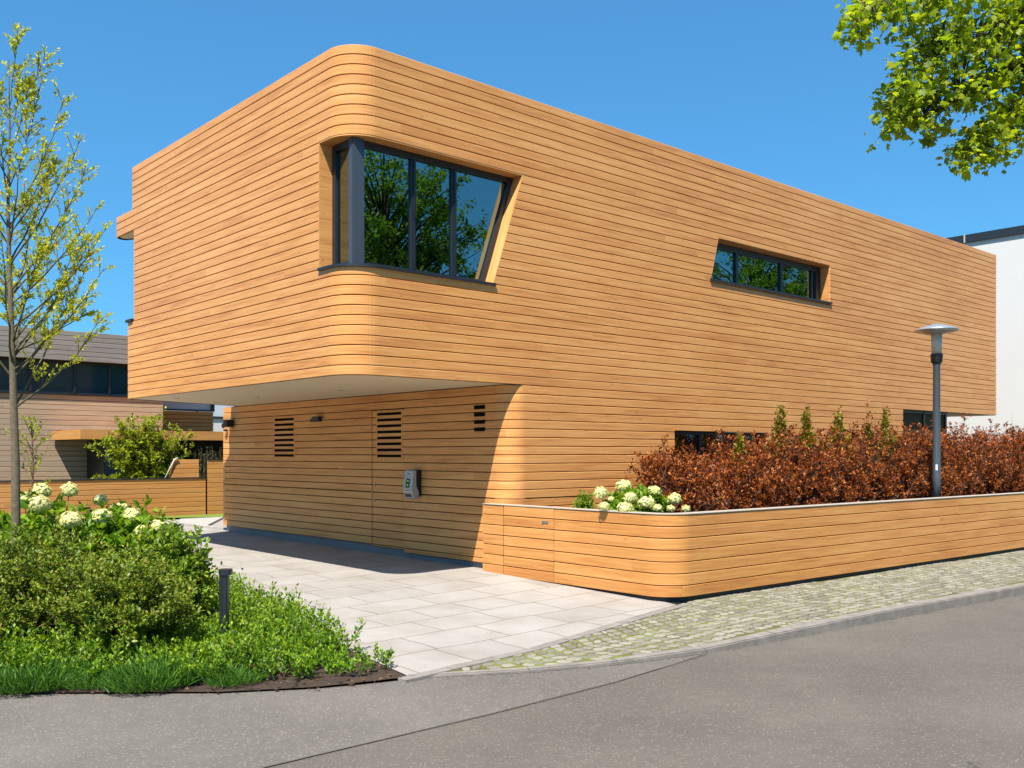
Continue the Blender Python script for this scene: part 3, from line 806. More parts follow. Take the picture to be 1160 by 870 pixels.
# asphalt
def asphalt(name, base, seam=0.0):
    m, nt, N, L, B = new_mat(name)
    tc = N.new('ShaderNodeTexCoord').outputs['Object']
    n1 = noise(N, L, tc, 95, 3, 0.75); n2 = noise(N, L, tc, 0.55, 4, 0.6); n3 = noise(N, L, tc, 9, 4, 0.6)
    vo = N.new('ShaderNodeTexVoronoi'); vo.inputs['Scale'].default_value = 62; L.new(tc, vo.inputs['Vector'])
    s = mth(N, L, 'ADD', mth(N, L, 'MULTIPLY', n1, 0.75), mth(N, L, 'MULTIPLY', n2, 0.46))
    s = mth(N, L, 'ADD', s, mth(N, L, 'MULTIPLY', n3, 0.18))
    rp = ramp(N, [(0.46, [c * 0.62 for c in base]), (0.70, base), (0.92, [c * 1.5 for c in base])]); L.new(s, rp.inputs[0])
    # pale stone chips
    sp = N.new('ShaderNodeSeparateColor'); L.new(vo.outputs['Color'], sp.inputs[0])
    chip = mth(N, L, 'MULTIPLY', mth(N, L, 'GREATER_THAN', sp.outputs[0], 0.86), mth(N, L, 'LESS_THAN', vo.outputs['Distance'], 0.42))
    mx = N.new('ShaderNodeMix'); mx.data_type = 'RGBA'; L.new(mth(N, L, 'MULTIPLY', chip, 0.75), mx.inputs[0]); L.new(rp.outputs[0], mx.inputs[6]); mx.inputs[7].default_value = (base[0] * 2.1, base[1] * 2.0, base[2] * 1.9, 1)
    L.new(mx.outputs[2], B.inputs['Base Color']); B.inputs['Roughness'].default_value = 0.85
    bump(N, L, n1, 0.5, 0.006, B)
    return m
M['asphalt'] = asphalt('asphalt', (0.102, 0.089, 0.072))
M['asphalt2'] = asphalt('asphalt_apron', (0.122, 0.109, 0.094))
ROADZ = -0.092
kerb_px = [(1400, 628), (1160, 673), (1000, 704), (880, 727), (800, 741), (700, 754), (600, 762.5), (463, 769.5), (414, 775), (356, 780.5), (250, 785.5), (0, 786), (-400, 787)]
kerb = [P(x, y, ROADZ)[:2] for x, y in kerb_px]
kfar = [(60, kerb[0][1] - 0.030 * (60 - kerb[0][0]))]
edge = kfar + kerb
lft = (kerb[-1][0] - 30 * RT[0] , kerb[-1][1] - 30 * RT[1])
sheet('road', edge + [lft, (lft[0] - 12, lft[1] - 10), (-14, -16.5), (60, -13.5)], lambda u, v: ROADZ, M['asphalt'])
sheet('asphalt_apron', [P(x, y, ROADZ)[:2] for x, y in [(797, 741.6), (700, 754.2), (600, 762.7), (463, 769.7), (414, 775.2), (356, 780.7), (250, 785.7), (0, 786.2), (-400, 787.2), (-500, 960), (20, 940), (310, 868), (560, 809), (700, 773)]], lambda u, v: ROADZ + 0.004, M['asphalt2'])
seam_px = [(800, 742.2), (700, 772.5), (560, 808.5), (310, 868), (20, 940)]
b = MB()
for (x0, y0), (x1, y1) in zip(seam_px, seam_px[1:]):
    p, q = P(x0, y0, ROADZ), P(x1, y1, ROADZ)
    d = Vector((q[0] - p[0], q[1] - p[1], 0)).normalized(); n = Vector((-d.y, d.x, 0)) * 0.0032
    b.quad([(p[0] - n.x, p[1] - n.y, ROADZ + 0.008), (q[0] - n.x, q[1] - n.y, ROADZ + 0.008), (q[0] + n.x, q[1] + n.y, ROADZ + 0.008), (p[0] + n.x, p[1] + n.y, ROADZ + 0.008)])
o = b.build('road_joint', simple('bitumen', (0.055, 0.047, 0.038), 0.8)); o['kind'] = 'structure'

# kerb stones: a low band along the road edge, upright on the right, sunk flush at the driveway
def offs(poly, d):
    out = []
    for k in range(len(poly)):
        a = np.array(poly[max(k - 1, 0)]); c = np.array(poly[min(k + 1, len(poly) - 1)])
        t = (c - a) / np.linalg.norm(c - a); n = np.array([t[1], -t[0]])
        out.append(tuple(np.array(poly[k]) + n * d))
    return out
kx = np.array(P(440, 772, ROADZ)[:2])
kw = lambda p: float(np.interp((p[0] - kx[0]) * RT[0] + (p[1] - kx[1]) * RT[1], [0, 0.3, 2.2, 4.0], [0.04, 0.06, 0.10, 0.16]))
inner = [offs(edge, kw(edge[k]) + 0.004)[k] for k in range(len(edge))]
kb = MB(); 
fine = []
for a, c in zip(edge, edge[1:]):
    n = max(1, int(math.dist(a, c) / 1.0)) if math.dist(a, c) < 12 else 30
    for k in range(n): fine.append(tuple(lerp(np.array(a), np.array(c), k / n)))
fine.append(edge[-1])
fine_in = [offs(fine, kw(fine[k]))[k] for k in range(len(fine))]
for k in range(len(fine) - 1):
    if (fine[k + 1][0] - kx[0]) * RT[0] + (fine[k + 1][1] - kx[1]) * RT[1] < 0.0: continue
    w = []
    tn = random.random()
    for p in (fine[k], fine[k + 1]): w.append(p)
    a, c = np.array(fine[k]), np.array(fine[k + 1]); ai, ci = np.array(fine_in[k]), np.array(fine_in[k + 1])
    g = 0.004 / max(0.05, np.linalg.norm(c - a))
    A, Cc, Ai, Ci = a + (c - a) * g, c - (c - a) * g, ai + (ci - ai) * g, ci - (ci - ai) * g
    jj = random.uniform(-0.004, 0.004)
    zt = lambda x, y: max(gz(x, y) + 0.009, ROADZ + 0.013) + jj
    # eased front edge
    n_ = (Ai - A) / np.linalg.norm(Ai - A)
    kb.prism([tuple(A + n_ * 0.018), tuple(Cc + n_ * 0.018), tuple(Ci), tuple(Ai)], ROADZ - 0.05, zt, tn)
    kb.prism([tuple(A), tuple(Cc), tuple(Cc + n_ * 0.017), tuple(A + n_ * 0.017)], ROADZ - 0.05, lambda x, y: zt(x, y) - 0.009, tn)
o = kb.build('kerb', M['kerb']); o['kind'] = 'structure'

# driveway slabs
m, nt, N, L, B = new_mat('driveway_slabs')
uv = N.new('ShaderNodeUVMap').outputs[0]
nv = N.new('ShaderNodeTexNoise'); nv.inputs['Scale'].default_value = 1.1; L.new(uv, nv.inputs['Vector'])
sb = N.new('ShaderNodeVectorMath'); sb.operation = 'SUBTRACT'; L.new(nv.outputs['Color'], sb.inputs[0]); sb.inputs[1].default_value = (0.5, 0.5, 0.5)
sc_ = N.new('ShaderNodeVectorMath'); sc_.operation = 'SCALE'; sc_.inputs['Scale'].default_value = 0.17; L.new(sb.outputs[0], sc_.inputs[0])
ad = N.new('ShaderNodeVectorMath'); ad.operation = 'ADD'; L.new(uv, ad.inputs[0]); L.new(sc_.outputs[0], ad.inputs[1])
br = N.new('ShaderNodeTexBrick'); L.new(ad.outputs[0], br.inputs['Vector'])
br.inputs['Scale'].default_value = 1.0; br.inputs['Brick Width'].default_value = 0.84; br.inputs['Row Height'].default_value = 0.56
br.inputs['Mortar Size'].default_value = 0.008; br.inputs['Mortar Smooth'].default_value = 0.4; br.offset = 0.42; br.squash = 0.72; br.squash_frequency = 3
br.inputs['Color1'].default_value = (0.305, 0.282, 0.258, 1); br.inputs['Color2'].default_value = (0.345, 0.322, 0.297, 1); br.inputs['Mortar'].default_value = (0.17, 0.14, 0.10, 1)
n1 = noise(N, L, uv, 1.4, 6, 0.6); n2 = noise(N, L, uv, 55, 3, 0.6)
rp = ramp(N, [(0.3, (0.80, 0.77, 0.73)), (0.6, (1, 1, 1))]); L.new(n1, rp.inputs[0])
mx = N.new('ShaderNodeMix'); mx.data_type = 'RGBA'; mx.blend_type = 'MULTIPLY'; mx.inputs[0].default_value = 1
L.new(br.outputs['Color'], mx.inputs[6]); L.new(rp.outputs[0], mx.inputs[7])
r2 = ramp(N, [(0.35, (0.90, 0.89, 0.87)), (0.65, (1.05, 1.05, 1.05))]); L.new(n2, r2.inputs[0])
m2 = N.new('ShaderNodeMix'); m2.data_type = 'RGBA'; m2.blend_type = 'MULTIPLY'; m2.inputs[0].default_value = 1
L.new(mx.outputs[2], m2.inputs[6]); L.new(r2.outputs[0], m2.inputs[7])
L.new(m2.outputs[2], B.inputs['Base Color']); B.inputs['Roughness'].default_value = 0.8
bump(N, L, mth(N, L, 'SUBTRACT', mth(N, L, 'MULTIPLY', n2, 0.25), br.outputs['Fac']), 0.5, 0.008, B)
M['slabs'] = m
tipd = P(466, 767, -0.07)[:2]
corner_p = (PU + 0.05, PV + 0.05)
near_edge = [P(766, 685, 0)[:2], P(600, 732, -0.035)[:2], tipd]
bed_edge = [P(463, 768.5, -0.075)[:2], P(330, 706, -0.02)[:2], P(235, 668, 0.03)[:2], P(165, 650, 0.05)[:2], P(60, 640, 0.06)[:2], P(-300, 640, 0.06)[:2]]
sheet('driveway', near_edge + bed_edge[1:] + [(-14, 4), (-14, 13.6), (UW + 2, 13.6), (UW + 2, 9), (UW + 0.1, 8), (UW + 0.1, 0.3), (PU + 0.1, 0.3), (PU + 0.1, PV + 0.2)], 0.0, M['slabs'])
sheet('ground', [(-400, -400), (400, -400), (400, 400), (-400, 400)], lambda u, v: -0.22, simple('open_ground', (0.10, 0.11, 0.05), 0.95, var=0.4, scale=0.4))
# border row of long stones between slabs and cobbles
b = MB()
pts = [np.array(P(775, 684, 0)[:2]), np.array(P(600, 733, -0.035)[:2]), np.array(P(450, 769, -0.07)[:2])]
for a, c in zip(pts, pts[1:]):
    l = np.linalg.norm(c - a); n = int(l / 0.42); t = (c - a) / l; nn = np.array([-t[1], t[0]])
    for k in range(n):
        p, q = a + t * (l * k / n + 0.006), a + t * (l * (k + 1) / n - 0.006)
        b.prism([tuple(p), tuple(q), tuple(q + nn * 0.10), tuple(p + nn * 0.10)], lambda x, y: gz(x, y) - 0.05, lambda x, y: gz(x, y) + 0.010, random.random())
o = b.build('border_stones', M['kerb']); o['kind'] = 'structure'

# cobbled pavement
moss = None
m, nt, N, L, B = new_mat('moss_joint')
tc = N.new('ShaderNodeTexCoord').outputs['Object']
rp = ramp(N, [(0.28, (0.085, 0.06, 0.03)), (0.42, (0.105, 0.095, 0.022)), (0.55, (0.13, 0.15, 0.016)), (0.8, (0.19, 0.23, 0.02))]); L.new(noise(N, L, tc, 2.3, 5, 0.65), rp.inputs[0])
L.new(rp.outputs[0], B.inputs['Base Color']); B.inputs['Roughness'].default_value = 0.95; bump(N, L, noise(N, L, tc, 90, 3), 0.8, 0.01, B)
M['moss'] = m
cob_poly = [P(772, 686, 0)[:2], P(600, 734, -0.035)[:2], P(445, 770, -0.075)[:2]] + [inner[k] for k in range(8, -1, -1)][0:] 
far_in = inner[0]
cob_poly = cob_poly + [(far_in[0], pv(PE) - (far_in[0] - PE) * TL + 0.06), (PE, pv(PE) + 0.06), (PU + 0.5, pv(PU + 0.5) + 0.06)]
sheet('pavement_joints', cob_poly, -0.001, M['moss'])
m, nt, N, L, B = new_mat('cobble_granite')
at = N.new('ShaderNodeAttribute'); at.attribute_name = 'tone'
rp = ramp(N, [(0.0, (0.15, 0.138, 0.105)), (0.5, (0.215, 0.20, 0.158)), (1.0, (0.29, 0.272, 0.225))]); L.new(at.outputs['Fac'], rp.inputs[0])
tc = N.new('ShaderNodeTexCoord').outputs['Object']
r2 = ramp(N, [(0.3, (0.75, 0.75, 0.72)), (0.65, (1.05, 1.05, 1.05))]); L.new(noise(N, L, tc, 40, 4, 0.65), r2.inputs[0])
mx = N.new('ShaderNodeMix'); mx.data_type = 'RGBA'; mx.blend_type = 'MULTIPLY'; mx.inputs[0].default_value = 1
L.new(rp.outputs[0], mx.inputs[6]); L.new(r2.outputs[0], mx.inputs[7]); L.new(mx.outputs[2], B.inputs['Base Color'])
B.inputs['Roughness'].default_value = 0.75; bump(N, L, noise(N, L, tc, 70, 4), 0.4, 0.006, B)
M['cobble'] = m
def inside(p, poly):
    r = False; n = len(poly)
    for i in range(n):
        a, c = poly[i], poly[(i + 1) % n]
        if (a[1] > p[1]) != (c[1] > p[1]) and p[0] < (c[0] - a[0]) * (p[1] - a[1]) / (c[1] - a[1]) + a[0]: r = not r
    return r
b = MB()
rnd = random.Random(4)
def warp(i, j):
    # segmental arcs: rows bow along the pavement
    u = -3.0 + i * 0.118; v = -7.4 + j * 0.112
    ph = (v + 7.4) / 1.25 % 1.0
    u += 0.20 * math.sin(ph * math.pi) * 1.0
    h = (i * 7349 + j * 9151) % 1013 / 1013.0; h2 = (i * 3571 + j * 7919) % 997 / 997.0
    return (u + (h - .5) * 0.045, v + (h2 - .5) * 0.045)
for i in range(0, 205):
    for j in range(0, 46):
        q = [warp(i, j), warp(i + 1, j), warp(i + 1, j + 1), warp(i, j + 1)]
        cx_, cy_ = sum(p[0] for p in q) / 4, sum(p[1] for p in q) / 4
        if not inside((cx_, cy_), cob_poly): continue
        if not all(inside(((p[0] - cx_) * .45 + cx_, (p[1] - cy_) * .45 + cy_), cob_poly) for p in q): continue
        s1 = rnd.uniform(0.75, 0.87); tone = rnd.random(); dz = rnd.uniform(-0.002, 0.003)
        lo, mid, top = [], [], []
        # eight-sided outline with knocked corners
        oc = []
        for k in range(4):
            p, a, c = q[k], q[k - 1], q[(k + 1) % 4]
            w = rnd.uniform(0.14, 0.30)
            oc.append((lerp(p[0], a[0], w), lerp(p[1], a[1], w))); oc.append((lerp(p[0], c[0], w), lerp(p[1], c[1], w)))
        base = len(b.v)
        for (s, zz) in ((s1, -0.012), (s1 * 0.985, 0.0015), (s1 * 0.86, 0.0045)):
            for p in oc:
                x, y = cx_ + (p[0] - cx_) * s, cy_ + (p[1] - cy_) * s
                b.v.append((x, y, gz(x, y) + zz + dz))
        for r_ in range(2):
            for k in range(8):
                k2 = (k + 1) % 8; b.face([base + r_ * 8 + k, base + r_ * 8 + k2, base + (r_ + 1) * 8 + k2, base + (r_ + 1) * 8 + k], None, tone, False)
        b.face([base + 16 + k for k in range(8)], None, tone, False)
o = b.build('cobbled_pavement', M['cobble']); o['kind'] = 'structure'

# planting bed (soil mound)
def bedz(u, v): return gz(u, v) + 0.02
bed_poly = [P(462, 767.5, -0.07)[:2]] + bed_edge[1:] + [P(x, y + 0.3, -0.084)[:2] for x, y in [(-400, 787), (0, 786), (250, 785), (356, 780), (414, 774.5)]]
sheet('planting_bed', bed_poly, 0.008, soil_m)
# far side of the street, seen only in the window panes
sheet('far_pavement', [(-14, -16.6), (60, -13.6), (60, -40), (-14, -40)], lambda u, v: 0.0, simple('verge', (0.07, 0.11, 0.03), 0.95, var=0.4, scale=1.5))

# lawn strip and kerb stone in front of the rear fence
b = MB(); b.prism([P(196, 594, 0.12)[:2], P(253, 601, 0.12)[:2], (2.6, 9.6), P(253, 588, 0.12)[:2], P(205, 590, 0.12)[:2]], 0.10, 0.17); o = b.build('step_slab', M['concrete']); o['kind'] = 'structure'
b = MB(); b.prism([P(130, 588.5, 0.12)[:2], P(253, 587, 0.12)[:2], (4.9, 13.3), (-2.0, 13.3)], 0.05, 0.145); o = b.build('grass_strip', simple('short_grass', (0.13, 0.20, 0.02), 0.95, var=0.35, scale=20, bmp=0.8)); o['kind'] = 'structure'

# ------------------------------------------------------------------ rear left: fence, neighbour houses
VF = 13.3
fe = thing('garden_fence', 'low brown board fence with a grey cap behind the hydrangeas', 'fence', (1, VF, 0.1))
mb, bk = MB(), MB()
fp = Path([(-9, VF), (4.22, VF)])
for k in range(8): boards(mb, bk, fp, 0.12 + k * 0.1155, 0.12 + (k + 1) * 0.1155, [], joint=5.0)
mb.build('boards', M['wood_old'], fe); b = MB(); b.box(-9, 4.2, VF + 0.022, VF + 0.10, 0.05, 1.04); b.build('fence_core', M['gap'], fe)
b = MB(); b.box(-9, 4.24, VF - 0.02, VF + 0.12, 1.046, 1.072); b.build('cap', M['frame'], fe)
f2 = thing('fence_panel', 'taller aged board panel at the right end of the low fence', 'fence', (4.8, VF, 0.1))
mb, bk = MB(), MB()
fp = Path([(4.26, VF - 0.03), (6.8, VF - 0.03)])
for k in range(12): boards(mb, bk, fp, 0.12 + k * 0.1155, 0.12 + (k + 1) * 0.1155, [], joint=5.0)
mb.build('boards', M['wood_old'], f2); b = MB(); b.box(4.27, 6.8, VF, VF + 0.1, 0.05, 1.50); b.build('fence_core', M['gap'], f2)
b = MB(); b.box(4.25, 6.8, VF - 0.05, VF + 0.12, 1.508, 1.53); b.build('cap', M['frame'], f2)
f3 = thing('stair_cheek', 'small board clad stair cheek with a slanting white rail above the fence', 'stair wall', (3.9, 14.2, 0.1))
mb, bk = MB(), MB()
fp = Path([(3.55, 14.0), (4.35, 14.0)])
for k in range(12): boards(mb, bk, fp, 0.12 + k * 0.1155, 0.12 + (k + 1) * 0.1155, [(lambda z: -1, lambda z: max(0, (z - 0.9) * 0.25), 0.1, 2)], joint=5.0)
mb.build('boards', M['wood'], f3); b = MB(); b.box(3.72, 4.35, 14.02, 14.2, 0.05, 1.48); b.build('core', M['gap'], f3)
b = MB(); b.tube([(3.42, 13.97, 0.95), (3.70, 13.97, 1.50), (3.74, 13.97, 1.53), (3.80, 13.97, 1.54)], 0.016, 8); b.build('rail', M['white'], f3)

VN = 18.0
nh = thing('weathered_house', 'low neighbouring house with grey weathered boards and a long dark window band', 'house', (1, VN, 0.1))
mb, bk = MB(), MB()
npth = Path([(-12, VN), (5.02, VN), (5.02, VN + 6)])
for k in range(22): boards(mb, bk, npth, 0.2 + k * 0.1386, 0.2 + (k + 1) * 0.1386, [], joint=3.0, gap=0.006)
mb.build('wall', M['wood_grey'], nh); b = MB(); b.box(-12, 5.0, VN + 0.03, VN + 6, 0.1, 3.24); b.build('wall_core', M['gap'], nh)
b = MB(); b.box(-12, 4.7, VN + 0.25, VN + 6, 3.24, 4.2); b.build('dark_room', M['inner'], nh)
mb, bk = MB(), MB()
npth = Path([(-12, VN - 0.12), (6.5, VN - 0.12), (6.5, VN + 6)])
for k in range(6): boards(mb, bk, npth, 4.17 + k * 0.135, 4.17 + (k + 1) * 0.135, [], joint=3.0, gap=0.006)
rf = mb.build('roof', M['wood_roof'], nh); b = MB(); b.box(-12, 6.46, VN - 0.09, VN + 6, 4.172, 4.97); b.build('roof_core', M['dark'], rf)
b = MB(); b.box(-12, 4.9, VN + 0.12, VN + 0.2, 3.251, 3.31); b.box(-12, 4.9, VN + 0.12, VN + 0.2, 4.11, 4.168)
us = [-5, -3.2, -1.4, 0.4, 1.5, 2.62, 3.55, 4.2, 4.84]
for u in us: b.box(u - 0.03, u + 0.03, VN + 0.10, VN + 0.22, 3.31, 4.11)
nf = b.build('window_band', M['frame'], nh)
for u0, u1 in zip(us, us[1:]):
    b = MB(); b.box(u0 + 0.032, u1 - 0.032, VN + 0.15, VN + 0.162, 3.305, 4.115); b.build('pane', M['glass_teal'], nf)
b = MB(); b.box(-12, 5.04, VN - 0.06, VN + 0.12, 3.251, 3.28); b.build('sill', M['frame'], nh)
# canopy of the neighbour's carport in front of it
cp = thing('carport_canopy', 'flat wooden carport canopy with a black shade block below behind the bright shrub', 'carport', (3.5, 16, 0.1))
VC = 15.6
px0 = 1.98
b = MB()
b.box(px0, px0 + 0.68, VC - 0.002, VN - 0.06, 2.02, 2.26, 0.8); b.box(px0 + 0.69, 8.2, VC, VN - 0.06, 2.02, 2.26, 0.35)
b.build('fascia', M['wood_old'], cp)
b = MB(); b.prism([(px0 + 0.9, VN - 0.08), (8.2, VN - 0.08), (8.2, VC + 0.5), (px0 + 1.5, VC + 0.5), (px0 + 0.9, VC + 1.0)], 0.1, 2.015); b.build('shade_block', M['black'], cp)  # solid black block stands in for the shade beneath the canopy
b = MB(); b.tube([(px0 + 0.95, VC + 0.4, 0.1), (px0 + 1.25, VC + 0.4, 2.02)], 0.045, 8); b.build('prop', M['frame'], cp)
# brown set-back wing with a light window strip
wg = thing('brown_wing', 'brown board clad wing set back right of the weathered house', 'house', (7, 21, 0.1))
mb, bk = MB(), MB()
npth = Path([(5.4, 19.6), (7.28, 19.6), (7.28, 24)])
for k in range(24): boards(mb, bk, npth, 0.1 + k * 0.12, 0.1 + (k + 1) * 0.12, [], joint=3.0, gap=0.006)
mb.build('wall', M['wood_old'], wg); b = MB(); b.box(5.4, 7.26, 19.63, 24, 0.1, 2.96); b.build('wall_core', M['gap'], wg)
b = MB(); b.box(5.4, 7.3, 19.55, 19.7, 2.985, 3.03); b.box(7.2, 7.3, 19.55, 19.7, 3.03, 3.45); b.build('window_frame', M['frame'], wg)
b = MB(); b.box(5.4, 7.2, 19.62, 19.64, 3.03, 3.45); b.build('pane', M['paleglass'], wg)
mb, bk = MB(), MB()
npth = Path([(5.3, 19.58), (9.6, 19.58)])
for k in range(3): boards(mb, bk, npth, 3.46 + k * 0.13, 3.46 + (k + 1) * 0.13, [], joint=3.0)
b = MB(); b.box(5.3, 9.6, 19.6, 24, 3.46, 3.85); b.build('roof_core', M['dark'], wg)
mb.build('roof_edge', M['wood_old'], wg)
wh = thing('white_house', 'distant white rendered house with a pale window glimpsed left of the garage wall', 'house', (12, 28, 0.1))
b = MB(); b.box(8.6, 24, 27, 34, 0.1, 3.05); b.build('wall', M['white'], wh)
b = MB(); b.box(8.6, 24, 27.02, 34, 3.06, 4.6); b.build('upper_wall', M['white'], wh)
b = MB(); b.box(9.9, 13.3, 26.94, 27.0, 3.07, 3.14); b.box(9.9, 9.96, 26.94, 27.0, 3.14, 4.3); b.box(11.5, 11.56, 26.94, 27.0, 3.14, 4.3); fr_ = b.build('window', M['frame'], wh)
b = MB(); b.box(9.97, 13.2, 26.97, 26.985, 3.14, 4.3); b.build('pane', M['paleglass'], fr_)

# white building on the right
wb = thing('white_building', 'plain white rendered building with a dark roof edge right of the timber house', 'building', (24, 1.5, 0))
b = MB(); b.prism([(24, -3), (24, 30), (50, 30), (50, -3)], -0.1, 8.1); b.build('wall', M['white'], wb)
b = MB(); b.prism([(23.93, -3.1), (23.93, 30.1), (50.1, 30.1), (50.1, -3.1)], 8.102, 8.34); b.build('roof_edge', M['frame'], wb)
b = MB(); b.box(23.91, 23.93, 3.2, 3.24, 8.10, 8.35); b.build('edge_joint', M['cap'], wb)

# ------------------------------------------------------------------ street lamp and bollard
def lathe_part(c, prof, name, mat, par, n=28):
    b = MB(); b.lathe(c, prof, n); return b.build(name, mat, par)
lp = D(1061, 563, 15.35)
st = thing('street_lamp', 'grey street lamp with a flat disc hood standing in the planter before the copper hedge', 'street lamp', (lp[0], lp[1], 0.83))
lb = (lp[0], lp[1], 0)
zc = lambda y: 1.65 - (y - HY) / F * 15.35
lathe_part(lb, [(0.066, 0.80), (0.063, 1.3), (0.053, zc(415)), (0.060, zc(414)), (0.060, zc(412))], 'pole', M['lampmetal'], st)
lathe_part(lb, [(0.06, zc(412) + 0.001), (0.088, zc(410)), (0.088, zc(405)), (0.095, zc(404)), (0.095, zc(401.5)), (0.07, zc(401))], 'collar', M['frame'], st)
lathe_part(lb, [(0.078, zc(401) + 0.002), (0.085, zc(378))], 'lamp_glass', M['lampglass'], st)
lathe_part(lb, [(0.10, zc(378.5)), (0.30, zc(376.2)), (0.335, zc(374.6)), (0.335, zc(373.8)), (0.25, zc(371.2)), (0.13, zc(368.6)), (0.05, zc(367.2)), (0.0, zc(367))], 'hood', M['lamphood'], st, 40)
b = MB(); an = math.atan2(CAM[1] - lp[1], CAM[0] - lp[0]); zs_ = zc(529)
b.obox((lp[0] + 0.0625 * math.cos(an) - 0.014 * -math.sin(an), lp[1] + 0.0625 * math.sin(an) - 0.014 * math.cos(an), zs_ - 0.05), (0.028 * -math.sin(an), 0.028 * math.cos(an), 0), (0.004 * math.cos(an), 0.004 * math.sin(an), 0), (0, 0, 0.09)); b.build('sticker', M['sticker'], st)

bp = D(254, 690, 8.2)
bo = thing('bollard_light', 'short dark bollard light with a flat cap in the green ground cover', 'bollard', (bp[0], bp[1], 0))
zc2 = lambda y: 1.65 - (y - HY) / F * 8.2
sq = lambda h, c=0.35: [(-h, -h * (1 - c)), (-h * (1 - c), -h), (h * (1 - c), -h), (h, -h * (1 - c)), (h, h * (1 - c)), (h * (1 - c), h), (-h * (1 - c), h), (-h, h * (1 - c))]
def rot(p, a): return (p[0] * math.cos(a) - p[1] * math.sin(a), p[0] * math.sin(a) + p[1] * math.cos(a))
b = MB(); b.prism([(bp[0] + x, bp[1] + y) for x, y in [rot(p, -YAW) for p in sq(0.036)]], -0.02, zc2(651)); b.build('post', M['frame'], bo)
b = MB(); b.prism([(bp[0] + x, bp[1] + y) for x, y in [rot((p[0] * 1.42 + 0.012, p[1] * 1.3), -YAW) for p in sq(0.036)]], zc2(651) + 0.001, zc2(644.5)); b.build('cap', M['frame'], bo)
b = MB(); b.obox((bp[0] - 0.045 * RT[0] - 0.012 * FW[0], bp[1] - 0.045 * RT[1] - 0.012 * FW[1], zc2(662)), tuple(RT * 0.012), tuple(FW * 0.024), (0, 0, 0.03)); b.build('bolt', M['frame'], bo)
b = MB(); b.obox((bp[0] - 0.012 * RT[0] - 0.0385 * FW[0], bp[1] - 0.012 * RT[1] - 0.0385 * FW[1], 0.0), tuple(RT * 0.006), tuple(FW * 0.004), (0, 0, zc2(653))); b.build('seam', M['black'], bo)

# ------------------------------------------------------------------ plants
def rnd_disc(n, rx, ry):
    a = RNG.uniform(0, 2 * math.pi, n); r = np.sqrt(RNG.random(n))
    return np.stack([rx * r * np.cos(a), ry * r * np.sin(a)], 1)

def bush(name, label, cat, c, rx, ry, h, stems, n, size, mat, tpl='diamond', stem_mat=None, group=None, inner=0.35, t0=0.3, lean=1.0, stem_r=0.005, jit=0.015, up=0.25, tone_top=0.4, hvar=0.18, tw=4):
    """a dome of many stems; every stem splits into tw twigs carrying the leaves"""
    t = thing(name, label, cat, c, group)
    c = np.array(c, float)
    base = rnd_disc(stems, rx * inner, ry * inner)
    tip = rnd_disc(stems, 1, 1)
    rr = np.linalg.norm(tip, axis=1)
    z = h * np.sqrt(np.maximum(0.05, 1 - (rr * 0.93) ** 2)) * RNG.uniform(1 - hvar, 1 + hvar * 0.6, stems)
    B = np.column_stack([base * 1.0, np.zeros(stems)]) + c
    T = np.column_stack([tip * np.array([rx, ry]) * lean, z]) + c
    bow = np.column_stack([RNG.normal(0, 0.03, (stems, 2)), RNG.uniform(0.02, 0.14, stems) * h])
    Mi = (B + T) / 2 + bow
    if stem_mat is not None: stem_mesh('stems', B, Mi, T, stem_r, stem_mat, t)
    # twigs
    idx = np.repeat(np.arange(stems), tw)
    tt = RNG.uniform(0.30, 1.0, len(idx)); p, tg = bez(B[idx], Mi[idx], T[idx], tt)
    d = unit(unit(tg) * 0.6 + RNG.normal(0, 0.55, tg.shape) + np.array([0, 0, 0.45]))
    ln = h * RNG.uniform(0.12, 0.26, len(idx))
    T2 = p + d * ln[:, None]; T2[:, 2] = np.maximum(T2[:, 2], c[2] + 0.03)
    sprays(t, p, T2, RNG.normal(0, 0.012, p.shape), n, size, mat, tpl, t0=0.0, up=up, jit=jit, stem_r=stem_r * 0.45, stem_mat=stem_mat, stem_name='twigs', tone_top=tone_top)
    return t

def flower_head(parent, c, r, n=150, squash=0.8):
    squash = random.uniform(0.68, 0.92); r = r * random.uniform(0.92, 1.12)
    c = np.array(c, float)
    b = MB(); k = 12
    prof = [(r * 0.88 * math.sin(a), -r * squash * 0.85 * math.cos(a)) for a in np.linspace(0.12, math.pi - 0.12, 8)]
    b.lathe(c, prof, k)
    core = b.build('flower_head', M['petalcore'], parent)
    og = origin_of(parent); b = MB(); e = Vector((lerp(c[0], og.x, 0.25), lerp(c[1], og.y, 0.25), max(og.z, c[2] - 0.45)))
    b.tube([tuple(c), tuple(Vector(c).lerp(e, 0.5) + Vector((0.01, 0.0, 0.0))), tuple(e)], [0.005, 0.005, 0.006], 5); b.build('flower_stalk', M['gstem'], core)
    d = unit(RNG.normal(0, 1, (n, 3))); d[:, 2] = np.where(d[:, 2] < -0.55, -d[:, 2], d[:, 2])
    lump = 1 + 0.15 * np.sin(d[:, 0] * 7 + c[0] * 9) * np.cos(d[:, 1] * 6 + c[1] * 5) + RNG.normal(0, 0.035, n)
    pos = c + d * np.array([r, r, r * squash]) * lump[:, None]
    tan = unit(np.cross(d, RNG.normal(0, 1, (n, 3))))
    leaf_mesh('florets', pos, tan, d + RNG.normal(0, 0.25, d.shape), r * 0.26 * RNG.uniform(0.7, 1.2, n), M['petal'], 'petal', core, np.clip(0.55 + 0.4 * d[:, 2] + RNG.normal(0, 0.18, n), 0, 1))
    return core

def gpt(px, d, z=None):
    p = D(px, HY, d); return (p[0], p[1], gz(p[0], p[1]) + 0.02 if z is None else z)

